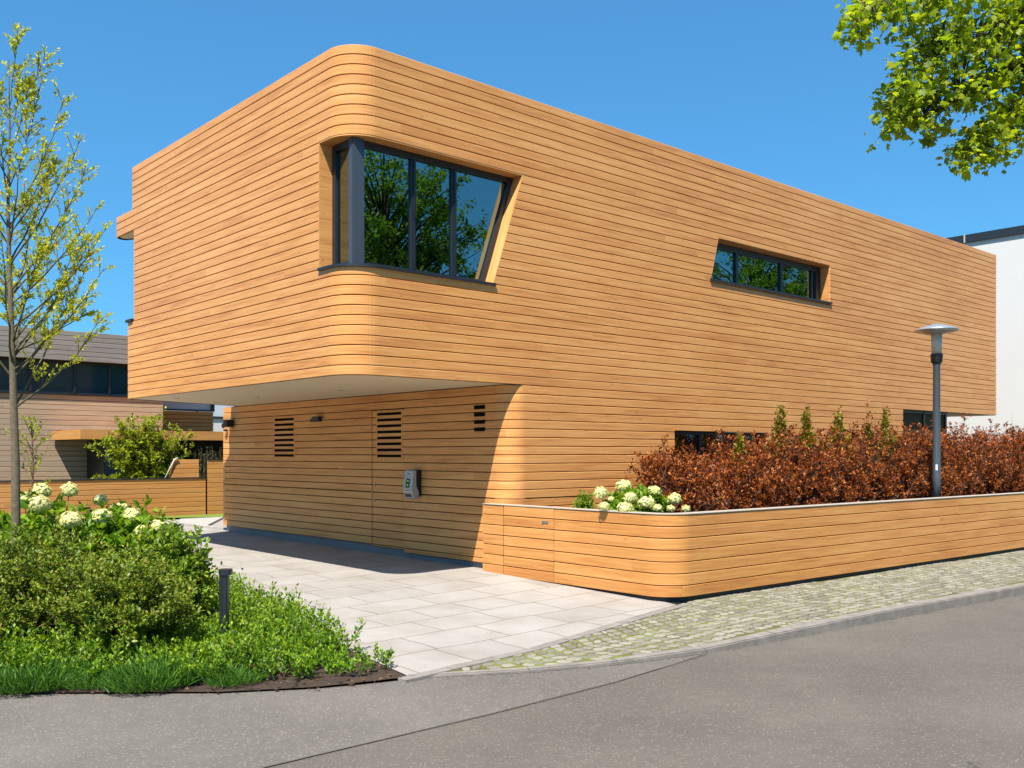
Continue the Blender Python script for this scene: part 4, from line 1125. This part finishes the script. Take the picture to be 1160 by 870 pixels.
# big olive shrubs in the front left
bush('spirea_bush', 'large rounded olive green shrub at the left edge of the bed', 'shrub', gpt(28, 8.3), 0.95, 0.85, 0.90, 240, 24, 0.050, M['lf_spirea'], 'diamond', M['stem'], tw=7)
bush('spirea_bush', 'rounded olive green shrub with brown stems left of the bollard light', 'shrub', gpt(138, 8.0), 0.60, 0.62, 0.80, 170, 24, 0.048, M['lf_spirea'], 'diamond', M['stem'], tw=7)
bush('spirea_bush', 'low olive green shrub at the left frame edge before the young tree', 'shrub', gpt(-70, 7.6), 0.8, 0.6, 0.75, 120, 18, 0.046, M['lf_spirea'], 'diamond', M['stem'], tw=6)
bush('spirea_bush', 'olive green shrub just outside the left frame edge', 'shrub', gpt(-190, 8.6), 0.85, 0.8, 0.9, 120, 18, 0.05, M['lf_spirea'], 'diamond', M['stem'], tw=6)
# hydrangeas behind them
h1 = bush('hydrangea_bush', 'green hydrangea bush with round cream flower heads around the young tree', 'shrub', gpt(35, 9.7), 1.05, 0.7, 1.05, 150, 12, 0.12, M['lf_hyd'], 'oval', M['gstem'], up=0.1, tw=5)
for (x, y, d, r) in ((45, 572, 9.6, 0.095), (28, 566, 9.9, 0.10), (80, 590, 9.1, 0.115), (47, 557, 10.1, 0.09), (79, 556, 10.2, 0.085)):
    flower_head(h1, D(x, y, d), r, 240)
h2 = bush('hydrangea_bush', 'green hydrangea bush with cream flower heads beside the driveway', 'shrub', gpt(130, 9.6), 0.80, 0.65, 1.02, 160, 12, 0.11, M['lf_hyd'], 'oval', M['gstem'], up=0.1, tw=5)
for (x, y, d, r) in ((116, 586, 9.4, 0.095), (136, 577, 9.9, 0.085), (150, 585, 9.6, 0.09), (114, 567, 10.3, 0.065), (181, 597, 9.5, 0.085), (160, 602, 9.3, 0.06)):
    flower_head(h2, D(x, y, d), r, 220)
bush('bright_shrub', 'bright yellow green leafy shrub at the edge of the driveway', 'shrub', gpt(190, 9.0), 0.40, 0.36, 0.88, 100, 12, 0.080, M['lf_bright'], 'oval', M['gstem'], tw=5, up=0.3, hvar=0.3)
bush('bright_shrub', 'small yellow green sprig shrub just left of the bollard light', 'shrub', gpt(216, 9.0), 0.14, 0.16, 0.78, 14, 9, 0.07, M['lf_bright'], 'oval', M['gstem'], tw=5, up=0.3, hvar=0.35)
# ground cover
gc = thing('ground_cover', None, None, (0, 0, 0))
gc['kind'] = 'stuff'; gc['label'] = 'leafy bright green ground cover filling the front of the bed'; gc['category'] = 'ground cover'
pts = []
front_strip = [(bed_poly[0][0], bed_poly[0][1])] + bed_edge[1:4] + [P(120, 668, 0.0)[:2], P(-300, 680, 0)[:2], P(-320, 783, -0.08)[:2], P(0, 780, -0.08)[:2], P(250, 778, -0.08)[:2], P(340, 774, -0.08)[:2], P(430, 767, -0.08)[:2]]
xs = [p[0] for p in front_strip]; ys = [p[1] for p in front_strip]
tipw = np.array(bed_poly[0])
while len(pts) < 5000:
    p = (random.uniform(min(xs), max(xs)), random.uniform(min(ys), max(ys)))
    dtip = math.dist(p, tipw)
    if inside(p, front_strip) and random.random() < min(1.0, 0.25 + dtip / 1.2): pts.append((p[0], p[1], dtip))
pts = np.array(pts)
B = np.column_stack([pts[:, 0], pts[:, 1], [gz(a, c) + 0.02 for a, c in pts[:, :2]]])
lump = 0.5 + 0.5 * np.sin(pts[:, 0] * 4.1 + 1.3 * np.sin(pts[:, 1] * 3.3)) * np.cos(pts[:, 1] * 3.7 + pts[:, 0])
hh = (0.10 + 0.17 * lump) * np.clip(0.35 + pts[:, 2] / 1.6, 0.35, 1.15) * RNG.uniform(0.6, 1.35, len(pts))
T = B + np.column_stack([RNG.normal(0, 0.06, len(pts)), RNG.normal(0, 0.06, len(pts)), hh])
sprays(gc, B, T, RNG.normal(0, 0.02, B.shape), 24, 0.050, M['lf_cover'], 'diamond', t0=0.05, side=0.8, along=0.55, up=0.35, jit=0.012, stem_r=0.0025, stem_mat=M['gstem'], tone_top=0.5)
# grass tufts
def tuft(label, c, r, h, n):
    t = thing('grass_tuft', label, 'grass', c, None); c = np.array(c)
    b_ = rnd_disc(n, r, r * 0.7)
    pos = np.column_stack([b_, np.zeros(n)]) + c
    d = np.column_stack([b_ / r * 0.7 + RNG.normal(0, 0.45, (n, 2)), np.ones(n)])
    hgt = h * RNG.uniform(0.5, 1.2, n) * (1.1 - 0.55 * np.linalg.norm(b_, axis=1) / r)
    leaf_mesh('blades', pos, d, np.column_stack([RNG.normal(0, 1, (n, 2)), np.full(n, 0.3)]), hgt, M['lf_grass'], 'blade', t)
tuft('fine dark green grass tuft in the front left corner of the bed', gpt(45, 7.12), 0.40, 0.20, 2600)
tuft('fine dark green grass tuft below the olive shrub', gpt(178, 7.15), 0.38, 0.20, 2600)
tuft('low fine grass tuft at the bed edge below the bollard light', gpt(268, 7.18), 0.22, 0.13, 900)
tuft('small grass tuft between the two large tufts at the road edge', gpt(112, 7.12), 0.24, 0.14, 1100)
tuft('small green grass tuft at the far left frame edge', gpt(-15, 7.4), 0.24, 0.22, 1000)

# bark mulch and dry leaves on the open soil
mu = thing('bark_mulch', 'scattered brown bark mulch and dry leaves along the bed edge', 'mulch', (0, 0, 0)); mu['kind'] = 'stuff'
mp = []
while len(mp) < 6500:
    p = (random.uniform(min(xs) - 0.3, max(xs) + 0.1), random.uniform(min(ys) - 0.3, max(ys)))
    if inside((p[0] + FW[0] * 0.05, p[1] + FW[1] * 0.05), bed_poly): mp.append((p[0], p[1], gz(*p) + 0.012))
mp = np.array(mp)
M['mulch'] = leafmat('mulch', [(0.0, (0.03, 0.018, 0.010)), (0.6, (0.10, 0.055, 0.028)), (1.0, (0.24, 0.14, 0.07))], 0.05, 0.8)
leaf_mesh('mulch_bits', mp, RNG.normal(0, 1, mp.shape) * np.array([1, 1, 0.3]), np.array([0, 0, 1.0]) + RNG.normal(0, 0.4, mp.shape), RNG.uniform(0.015, 0.05, len(mp)), M['mulch'], 'diamond', mu)

# grit and dry leaves washed along the foot of the kerb
gr = thing('kerb_litter', 'thin line of dry leaf litter and grit along the foot of the kerb', 'litter', (0, 0, 0)); gr['kind'] = 'stuff'
gp_ = []
for k in range(len(fine) - 1):
    a, c = np.array(fine[k]), np.array(fine[k + 1])
    if a[0] > 26 or np.linalg.norm(c - a) > 3: continue
    t_ = (c - a) / np.linalg.norm(c - a); n_ = np.array([t_[1], -t_[0]])
    for q in range(34): 
        p = a + (c - a) * random.random() - n_ * abs(random.gauss(0.0, 0.028) ) - n_ * 0.004
        gp_.append((p[0], p[1], ROADZ + 0.007))
gp_ = np.array(gp_)
leaf_mesh('litter_bits', gp_, RNG.normal(0, 1, gp_.shape) * np.array([1, 1, 0.15]), np.array([0, 0, 1.0]) + RNG.normal(0, 0.2, gp_.shape), RNG.uniform(0.006, 0.026, len(gp_)), M['mulch'], 'diamond', gr)

# hydrangea in the planter
hp = bush('hydrangea_bush', 'compact hydrangea with many cream flower heads at the planter corner', 'shrub', (*D(722, 560, 11.75)[:2], 0.83), 0.52, 0.36, 0.34, 130, 11, 0.085, M['lf_hyd'], 'oval', M['gstem'], up=0.25, tw=5, inner=0.8)
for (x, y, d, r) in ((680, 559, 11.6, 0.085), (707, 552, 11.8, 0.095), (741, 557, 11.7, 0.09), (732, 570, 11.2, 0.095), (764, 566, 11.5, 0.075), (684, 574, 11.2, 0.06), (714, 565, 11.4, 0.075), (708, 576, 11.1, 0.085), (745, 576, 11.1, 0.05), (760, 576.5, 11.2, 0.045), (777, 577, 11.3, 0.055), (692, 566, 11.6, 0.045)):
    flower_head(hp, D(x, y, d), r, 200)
bush('fern_shrub', 'small feathery bright green plant at the left end of the planter flowers', 'plant', (*D(661, 570, 11.9)[:2], 0.83), 0.13, 0.13, 0.30, 26, 16, 0.045, M['lf_bright'], 'diamond', M['gstem'], tw=4, inner=0.5)

# copper hedge
hg = thing('copper_hedge', 'long copper brown leaved hedge along the top of the planter', 'hedge', (9, -1.5, 0.83))
ns = 2900
uu = RNG.uniform(3.15, 18.0, ns) ; uu = 3.2 + (uu - 3.15)
vv = RNG.uniform(-2.12, -0.55, ns) - 0.02 * (uu - 3.2); uu = np.maximum(uu, 3.2 + (vv + 2.12) * 0.85 + RNG.uniform(0, 0.35, ns))
prof_h = lambda u: np.interp(u, [3.2, 3.7, 5.2, 6.4, 8, 12, 16, 18], [0.55, 0.74, 0.82, 1.04, 1.14, 1.24, 1.30, 1.32])
edge_f = np.clip((vv + 2.22 + 0.02 * (uu - 3.2)) / 0.35, 0.35, 1.0)
hh = prof_h(uu) * RNG.uniform(0.55, 1.0, ns) * edge_f * (1 + 0.08 * np.sin(uu * 2.3) + 0.06 * np.sin(uu * 5.1 + vv * 3))
tall = RNG.random(ns) < 0.05; hh = np.where(tall, hh * 1.22, hh)
B = np.column_stack([uu, vv, np.full(ns, 0.83)])
T = B + np.column_stack([RNG.normal(0, 0.20, ns), RNG.normal(-0.04, 0.14, ns), hh])
T[:, 0] = np.maximum(T[:, 0], B[:, 0] - 0.12)
Mi = (B + T) / 2 + RNG.normal(0, 0.03, B.shape)
stem_mesh('stems', B, Mi, T, 0.005, M['bark_dark'], hg)
idx = np.repeat(np.arange(ns), 6); tt = RNG.uniform(0.08, 1.0, len(idx))
p, tg = bez(B[idx], Mi[idx], T[idx], tt)
dd = unit(unit(tg) * 0.55 + RNG.normal(0, 0.6, tg.shape) + np.array([0, -0.15, 0.35]))
dd[:, 0] = np.where(p[:, 0] < 3.7, np.abs(dd[:, 0]) * 0.6, dd[:, 0])
T2 = p + dd * RNG.uniform(0.10, 0.24, (len(idx), 1)); T2[:, 1] = np.maximum(T2[:, 1], -2.16 - 0.02 * (T2[:, 0] - 3.2))
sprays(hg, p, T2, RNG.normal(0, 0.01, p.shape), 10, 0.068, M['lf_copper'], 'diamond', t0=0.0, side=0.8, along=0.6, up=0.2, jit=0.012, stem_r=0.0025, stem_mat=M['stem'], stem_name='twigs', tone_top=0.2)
# olive spires rising from the hedge
spires = [(838, 14.0, 492, 0.12), (883, 14.6, 459, 0.17), (914, 15.0, 461, 0.15), (951, 15.4, 463, 0.19), (985, 15.8, 476, 0.16), (1003, 16.0, 464, 0.17)]
desc = ['short olive leaved spire shrub behind the hedge near the low window', 'tallest olive leaved spire shrub rising from the copper hedge', 'narrow olive spire shrub, second of the tall ones from the left', 'broad olive spire shrub in the middle of the hedge', 'low olive spire shrub between two taller spires', 'olive spire shrub left of the glazed house end']
for (x, d, y, w), lab in zip(spires, desc):
    c = D(x, 560, d); top = 1.65 - (y - HY) / F * d
    t = thing('spire_shrub', lab, 'shrub', (c[0], c[1], 0.83), 'olive spire shrubs rising from the hedge')
    n = 64; b_ = rnd_disc(n, 0.08, 0.08); o_ = rnd_disc(n, w * 1.25, w * 1.25); hz = (top - 0.83) * RNG.uniform(0.72, 1.0, n) * (1 - 0.30 * np.linalg.norm(o_, axis=1) / w)
    hz[:4] = (top - 0.83) * np.array([1.0, 0.97, 0.94, 0.92]); o_[:4] *= 0.3
    o_[0] *= 0.2
    Bs = np.column_stack([b_, np.zeros(n)]) + np.array([c[0], c[1], 0.83]); Ts = np.column_stack([o_, hz]) + np.array([c[0], c[1], 0.83])
    sprays(t, Bs, Ts, RNG.normal(0, 0.02, Bs.shape), 130, 0.078, M['lf_olive'], 'diamond', t0=0.35, side=0.8, along=0.5, up=0.3, jit=0.02, stem_r=0.006, stem_mat=M['stem'])

# bright maple shrub by the carport, thin climber and dark hedge
am = thing('acer_shrub', 'airy yellow green shrub with layered branches in front of the dark carport shade block', 'shrub', D(165, 545, 24.3)[:2] + (0.12,))
c = np.array(D(165, 545, 24.3)); c[2] = 0.12
n = 150
ang = RNG.uniform(0, 2 * math.pi, n); rr = RNG.uniform(0.2, 1.45, n); zz = RNG.uniform(0.95, 2.65, n) - 0.35 * rr
B = np.column_stack([RNG.normal(0, 0.06, (n, 2)), RNG.uniform(0.2, 0.9, n)]) + c
T = np.column_stack([rr * np.cos(ang), 0.4 * rr * np.sin(ang), zz]) + c
Mi = (B + T) / 2 + np.column_stack([np.zeros((n, 2)), np.full(n, 0.12)])
stem_mesh('branches', B, Mi, T, 0.014, M['stem'], am)
idx = np.repeat(np.arange(n), 7); tt = RNG.uniform(0.35, 1.0, len(idx)); p, tg = bez(B[idx], Mi[idx], T[idx], tt)
d2 = unit(unit(tg) * 0.8 + RNG.normal(0, 0.5, tg.shape) * np.array([1, 1, 0.35]))
sprays(am, p, p + d2 * RNG.uniform(0.15, 0.32, (len(idx), 1)), np.zeros(3), 16, 0.105, M['lf_acer'], 'diamond', t0=0.0, side=0.9, along=0.5, up=0.0, jit=0.02, stem_r=0.004, stem_mat=M['stem'], stem_name='twigs', upn=1.4)
sp = thing('slender_sapling', 'slender yellow green sapling in front of the weathered wall', 'sapling', D(36, 545, 19.5)[:2] + (0.12,))
c = np.array(D(36, 545, 19.5)); c[2] = 0.12; n = 26
zz = RNG.uniform(0.6, 2.2, n); B = np.column_stack([np.zeros((n, 2)), zz - 0.25]) + c; T = np.column_stack([RNG.normal(0, 0.24, n), RNG.normal(0, 0.2, n), zz + 0.18]) + c
sprays(sp, B, T, np.zeros(3), 14, 0.10, M['lf_acer'], 'diamond', t0=0.2, stem_r=0.008, stem_mat=M['stem'])
b = MB(); b.tube([tuple(c), tuple(c + np.array([0.02, 0, 1.2])), tuple(c + np.array([0, 0.02, 2.4]))], [0.025, 0.018, 0.006], 6); b.build('trunk', M['stem'], sp)
dh = thing('dark_hedge', 'dark green hedge behind the tall fence panel left of the garage', 'hedge', (6.2, 15, 0.1))
n = 900; B = np.column_stack([RNG.uniform(4.7, 9.0, n), RNG.uniform(14.6, 15.3, n), np.full(n, 0.1)]); T = B + np.column_stack([RNG.normal(0, 0.08, (n, 2)), RNG.uniform(0.9, 1.78, n)])
sprays(dh, B, T, RNG.normal(0, 0.03, B.shape), 16, 0.075, M['lf_dark'], 'diamond', t0=0.3, stem_r=0.006, stem_mat=M['stem'])

# ------------------------------------------------------------------ trees
class Tree:
    def __init__(self): self.br = []; self.tw = []
    def tubes(self, parent, name, mat, sel=None):
        b = MB()
        for pts, rad, lev in self.br:
            if sel is None or lev in sel: b.tube(pts, rad, 10 if lev == 0 else (6 if lev == 1 else 4), caps=False)
        return b.build(name, mat, parent)

def curve_pts(a, d, ln, bend, n=6, up=0.0, rj=0.0, rr=random):
    pts = [Vector(a)]; d = Vector(d).normalized(); st = ln / n
    for k in range(n):
        d = (d + Vector(bend) / n + Vector((rr.uniform(-rj, rj), rr.uniform(-rj, rj), rr.uniform(-rj, rj) + up / n))).normalized()
        pts.append(pts[-1] + d * st)
    return pts

# young street tree on the left
DT = 9.0
yb = D(19, 600, DT); yt = thing('young_tree', 'slender young tree with sparse new yellow green leaves at the left edge', 'tree', (yb[0], yb[1], gz(yb[0], yb[1])))
tr = Tree(); rr = random.Random(21)
wp = [D(19, 735, DT), D(18, 600, DT), D(17.5, 520, DT), D(15, 440, DT), D(12, 340, DT), D(9, 240, DT), D(11, 150, DT), D(10, 68, DT)]
wr = [0.047, 0.042, 0.039, 0.032, 0.023, 0.015, 0.009, 0.003]
tr.br.append((wp, wr, 0))
def trunk_at(z):
    for k in range(len(wp) - 1):
        if wp[k][2] <= z <= wp[k + 1][2]:
            t = (z - wp[k][2]) / (wp[k + 1][2] - wp[k][2]); return Vector(wp[k]).lerp(Vector(wp[k + 1]), t), lerp(wr[k], wr[k + 1], t)
    return Vector(wp[-1]), wr[-1]
fixed = [(463, (118, 358), 9.0), (420, (118, 304), 8.7), (400, (97, 352), 9.3), (372, (121, 258), 9.1), (345, (110, 235), 8.8), (330, (97, 193), 9.2), (300, (91, 157), 8.9), (262, (73, 110), 9.0), (215, (48, 86), 9.1), (160, (25, 78), 9.0)]
prim = []
for y0, (tx, ty), dd in fixed:
    z = 1.65 - (y0 - HY) / F * DT; a, r = trunk_at(z); e = Vector(D(tx, ty, dd)); prim.append((a, r, e))
for k in range(30):
    z = rr.uniform(2.0, 4.9); a, r = trunk_at(z); an = rr.uniform(0, 2 * math.pi)
    ln = rr.uniform(0.7, 1.0) * (0.55 + 1.1 * (5.5 - z) / 3.5)
    e = a + Vector((math.cos(an) * 0.50 * ln, math.sin(an) * 0.50 * ln, ln * 0.85)); prim.append((a, r, e))
for a, r, e in prim:
    dv = e - a; ln = dv.length; sag = Vector((dv.x, dv.y, 0)) * 0.10
    pts = []
    for k in range(8):
        t = k / 7; pts.append(a.lerp(e, t) + sag * math.sin(t * math.pi) * 1.0 + Vector((rr.uniform(-1, 1), rr.uniform(-1, 1), rr.uniform(-1, 1))) * 0.012 * (0 < k < 7))
    rb = min(r * 0.5, 0.005 + ln * 0.0048); tr.br.append((pts, [lerp(rb, 0.0022, k / 7) for k in range(8)], 1))
    tr.tw.append((pts[4], pts[7]))
    for q in range(int(10 + ln * 9)):
        t = rr.uniform(0.22, 0.98); s = pts[int(t * 7)].lerp(pts[min(7, int(t * 7) + 1)], t * 7 - int(t * 7))
        an = rr.uniform(0, 2 * math.pi); d = (dv.normalized() * 0.9 + Vector((math.cos(an), math.sin(an), rr.uniform(-0.15, 0.5))) * 0.8).normalized()
        l2 = rr.uniform(0.10, 0.30) * (1.15 - 0.5 * t); e2 = s + d * l2
        tr.br.append(([s, s.lerp(e2, 0.5) + Vector((0, 0, 0.008)), e2], [0.0032, 0.0026, 0.0015], 2)); tr.tw.append((s, e2))
tr.tubes(yt, 'trunk', M['bark'], (0,)); tr.tubes(yt, 'branches', M['bark_green'], (1, 2))
B = np.array([tuple(a) for a, c in tr.tw]); T = np.array([tuple(c) for a, c in tr.tw])
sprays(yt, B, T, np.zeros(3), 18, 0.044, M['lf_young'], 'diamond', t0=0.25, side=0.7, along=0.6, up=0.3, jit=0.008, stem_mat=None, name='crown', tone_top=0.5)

# maple whose branch hangs in at the upper right; its trunk stands outside the frame
mt = thing('maple_tree', 'maple with bright green lobed leaves whose branches hang in at the upper right', 'tree', (*D(2620, 514, 2.2)[:2], 0.0))
tr = Tree(); rr = random.Random(5)
base = Vector((*D(2620, 514, 2.2)[:2], -0.05)); top = base + Vector((0.1, 0.1, 5.8))
tr.br.append(([base, base + Vector((0.02, 0, 1.5)), base + Vector((0, 0.05, 3.0)), base + Vector((0.1, 0.02, 4.4)), top], [0.17, 0.14, 0.12, 0.08, 0.03], 0))
MD = 3.06
def limb(pxs, r0, r1, start=None):
    pts = ([start] if start is not None else []) + [Vector(D(x, y, d)) for x, y, d in pxs]
    n = len(pts); tr.br.append((pts, [lerp(r0, r1, k / (n - 1)) for k in range(n)], 1)); return pts
L1 = limb([(1300, 40, 3.1), (1160, 28, 3.08), (1115, 47, 3.08), (1085, 55, 3.08), (1060, 62, 3.08)], 0.030, 0.005, base + Vector((0, 0, 2.9)))
L2 = limb([(1300, 85, 3.1), (1160, 76, 3.06), (1122, 92, 3.06), (1088, 104, 3.07), (1070, 123, 3.08), (1040, 135, 3.08)], 0.030, 0.004, base + Vector((0, 0, 2.6)))
L3 = limb([(1340, 175, 3.1), (1200, 130, 3.05), (1160, 125, 3.06), (1130, 150, 3.08), (1100, 168, 3.08)], 0.025, 0.005, base + Vector((0, 0, 2.4)))
L4 = limb([(1250, -60, 3.1), (1120, -35, 3.0), (1050, -8, 3.05), (1003, 5, 3.07), (985, 14, 3.07)], 0.025, 0.004, base + Vector((0, 0, 3.1)))
poly_a = [(958, 14), (962, 6), (975, 9), (1000, -10), (1032, -10), (1028, 4), (1012, 26), (1000, 32), (985, 40), (972, 50), (962, 44), (960, 26)]
poly_b = [(1035, 12), (1045, 4), (1060, -20), (1190, -20), (1190, 150), (1160, 162), (1150, 165), (1140, 186), (1124, 190), (1110, 186), (1086, 190), (1072, 181), (1084, 168), (1080, 152), (1098, 146), (1112, 136), (1118, 122), (1100, 116), (1086, 124), (1074, 138), (1062, 146), (1058, 157), (1042, 158), (1036, 148), (1022, 150), (1012, 160), (998, 164), (988, 152), (984, 142), (990, 132), (988, 118), (994, 104), (1006, 98), (1004, 82), (1016, 74), (1020, 60), (1020, 46), (1034, 26)]
holes = [(1068, 40, 6), (1090, 80, 6), (1052, 92, 6), (1130, 105, 7), (1145, 140, 6), (1100, 30, 5), (1040, 112, 5), (1060, 128, 6), (1080, 128, 12), (1106, 128, 9), (1140, 22, 7), (1125, 70, 8), (1146, 62, 6), (1150, 40, 5), (1108, 100, 5)]
cl = []; allp = [(L[k].lerp(L[k + 1], f), L) for L in (L1, L2, L3, L4) for k in range(2, len(L) - 1) for f in (0.1, 0.4, 0.7, 1.0)]
while len(cl) < 620:
    x, y = rr.uniform(955, 1190), rr.uniform(-20, 192)
    if not (inside((x, y), poly_a) or inside((x, y), poly_b)): continue
    if any(math.hypot(x - a, y - c) < r for a, c, r in holes): continue
    cl.append(Vector(D(x, y, MD + rr.uniform(-0.20, 0.13))))
for e in cl:
    s = min(allp, key=lambda q: (q[0] - e).length)[0]
    mid = s.lerp(e, 0.55) + Vector((0, 0, 0.03))
    tr.br.append(([s, mid, e], [0.003, 0.0022, 0.0012], 2)); tr.tw.append((s.lerp(e, 0.6), e))
rr2 = random.Random(77)
for L in (L1, L2, L3, L4):                              # the rest of the boughs, back to the trunk
    for k in range(0, 2):
        for q in range(95):
            s0 = L[k].lerp(L[k + 1], rr2.random()); dv = (s0 - Vector(tuple(CAM))); 
            lat = dv.x * RT[0] + dv.y * RT[1]; dep = dv.x * FW[0] + dv.y * FW[1]
            e = s0 + Vector((rr2.gauss(0, .20), rr2.gauss(0, .20), rr2.gauss(0.05, .17)))
            dv = e - Vector(tuple(CAM)); lat = dv.x * RT[0] + dv.y * RT[1]; dep = dv.x * FW[0] + dv.y * FW[1]
            if dep > 0 and lat / max(dep, 0.1) < 0.56: continue
            tr.br.append(([s0, s0.lerp(e, .5) + Vector((0, 0, 0.02)), e], [0.004, 0.003, 0.0012], 2)); tr.tw.append((s0.lerp(e, 0.5), e))
extra = []
for k in range(420):
    v = Vector((rr.gauss(0, 1), rr.gauss(0, 1), rr.gauss(0, 1))).normalized() * (rr.random() ** 0.4)
    e = base + Vector((0.3, -0.2, 4.6)) + Vector((v.x * 1.3, v.y * 1.2, v.z * 1.6)); extra.append(e)
    s = base + Vector((0.05, 0.0, max(2.6, e.z - base.z - 0.9))); tr.br.append(([s, s.lerp(e, .5) + Vector((0, 0, 0.1)), e], [0.012, 0.007, 0.002], 2)); tr.tw.append((s.lerp(e, 0.75), e))
tr.tubes(mt, 'trunk', M['bark_dark'], (0,)); tr.tubes(mt, 'branches', M['bark_dark'], (1, 2))
B = np.array([tuple(a) for a, c in tr.tw]); T = np.array([tuple(c) for a, c in tr.tw])
sprays(mt, B, T, np.zeros(3), 8, 0.031, M['lf_maple'], 'maple', t0=0.4, side=0.9, along=0.3, up=-0.35, jit=0.020, stem_mat=None, name='crown', upn=1.0)

# street trees across the road: they stand behind the viewer and show in the window panes
def big_tree(label, c, h, r, seed, n=240, per=168):
    t = thing('street_tree', label, 'tree', (c[0], c[1], 0.0), 'trees across the street mirrored in the windows')
    tr = Tree(); rr = random.Random(seed); base = Vector((c[0], c[1], -0.05))
    tr.br.append(([base, base + Vector((0.05, 0, h * 0.3)), base + Vector((0, 0.1, h * 0.6)), base + Vector((0, 0, h * 0.95))], [0.2, 0.16, 0.10, 0.02], 0))
    B, T = [], []
    for k in range(n):
        v = Vector((rr.gauss(0, 1), rr.gauss(0, 1), rr.gauss(0, 1))).normalized() * (0.45 + 0.55 * rr.random() ** 0.5)
        e = base + Vector((0, 0, h * 0.64)) + Vector((v.x * r, v.y * r, v.z * h * 0.36))
        s = base + Vector((0, 0, min(h * 0.9, max(h * 0.28, e.z - 0.35 * r - 0.5))))
        tr.br.append(([s, s.lerp(e, .5) + Vector((0, 0, 0.25)), e], [0.05, 0.03, 0.006], 1))
        for q in range(7):
            a = s.lerp(e, rr.uniform(0.55, 1.0)); d = Vector((rr.gauss(0, 1), rr.gauss(0, 1), rr.gauss(0.2, 0.7))).normalized() * rr.uniform(0.35, 0.75)
            B.append(tuple(a)); T.append(tuple(a + d))
    tr.tubes(t, 'trunk', M['bark_dark'], (0,)); tr.tubes(t, 'branches', M['bark_dark'], (1,))
    B = np.array(B); T = np.array(T)
    sprays(t, B, T, np.zeros(3), per // 7, 0.17, M['lf_street'], 'diamond', t0=0.0, side=0.9, along=0.5, up=0.0, jit=0.06, stem_mat=None, name='crown')
big_tree('broad street tree mirrored in the corner window', (10.0, -13.6), 11.0, 3.7, 3)
big_tree('tall street tree mirrored in the strip window', (29.5, -14.0), 11.4, 4.2, 8)
big_tree('street tree mirrored at the edge of the corner window', (5.4, -15.5), 10.0, 2.4, 12)

# ------------------------------------------------------------------ light, sky, camera
LD = Vector((1.2, 0.77, -2.45)).normalized()          # the way the sunlight travels
sun = bpy.data.lights.new('sun', 'SUN'); sun.energy = 4.6; sun.angle = R(0.53); sun.color = (1.0, 0.94, 0.85)
so = bpy.data.objects.new('sun', sun); C.objects.link(so); so.location = (-10, -10, 20)
so.rotation_euler = LD.to_track_quat('-Z', 'Y').to_euler()
w = bpy.data.worlds.new('World'); SC.world = w; w.use_nodes = True
N, L = w.node_tree.nodes, w.node_tree.links
sky = N.new('ShaderNodeTexSky'); sky.sky_type = 'NISHITA'; sky.sun_disc = False
sd = -LD
sky.sun_elevation = math.asin(sd.z); sky.sun_rotation = math.atan2(sd.x, sd.y)
sky.air_density = 1.0; sky.dust_density = 0.4; sky.ozone_density = 2.0; sky.altitude = 0
tn = N.new('ShaderNodeMix'); tn.data_type = 'RGBA'; tn.blend_type = 'MULTIPLY'; tn.inputs[0].default_value = 1.0
gm_ = N.new('ShaderNodeGamma'); gm_.inputs[1].default_value = 0.62; L.new(sky.outputs[0], gm_.inputs[0])
L.new(gm_.outputs[0], tn.inputs[6]); tn.inputs[7].default_value = (0.31, 0.86, 1.31, 1)
L.new(tn.outputs[2], N['Background'].inputs[0]); N['Background'].inputs[1].default_value = 0.120

cam = bpy.data.cameras.new('camera'); co = bpy.data.objects.new('camera', cam); C.objects.link(co)
co.location = tuple(CAM); co.rotation_euler = (R(90), 0, -YAW)
cam.sensor_width = 36; cam.lens = 36 * F / 1160; cam.shift_y = (HY - 435) / 1160
cam.clip_start = 0.05; cam.clip_end = 2000
SC.camera = co
SC.view_settings.view_transform = 'Standard'; SC.view_settings.look = 'None'
SC.view_settings.exposure = 1.05; SC.view_settings.gamma = 1
SC.render.film_transparent = False
SC.cycles.transparent_max_bounces = 12
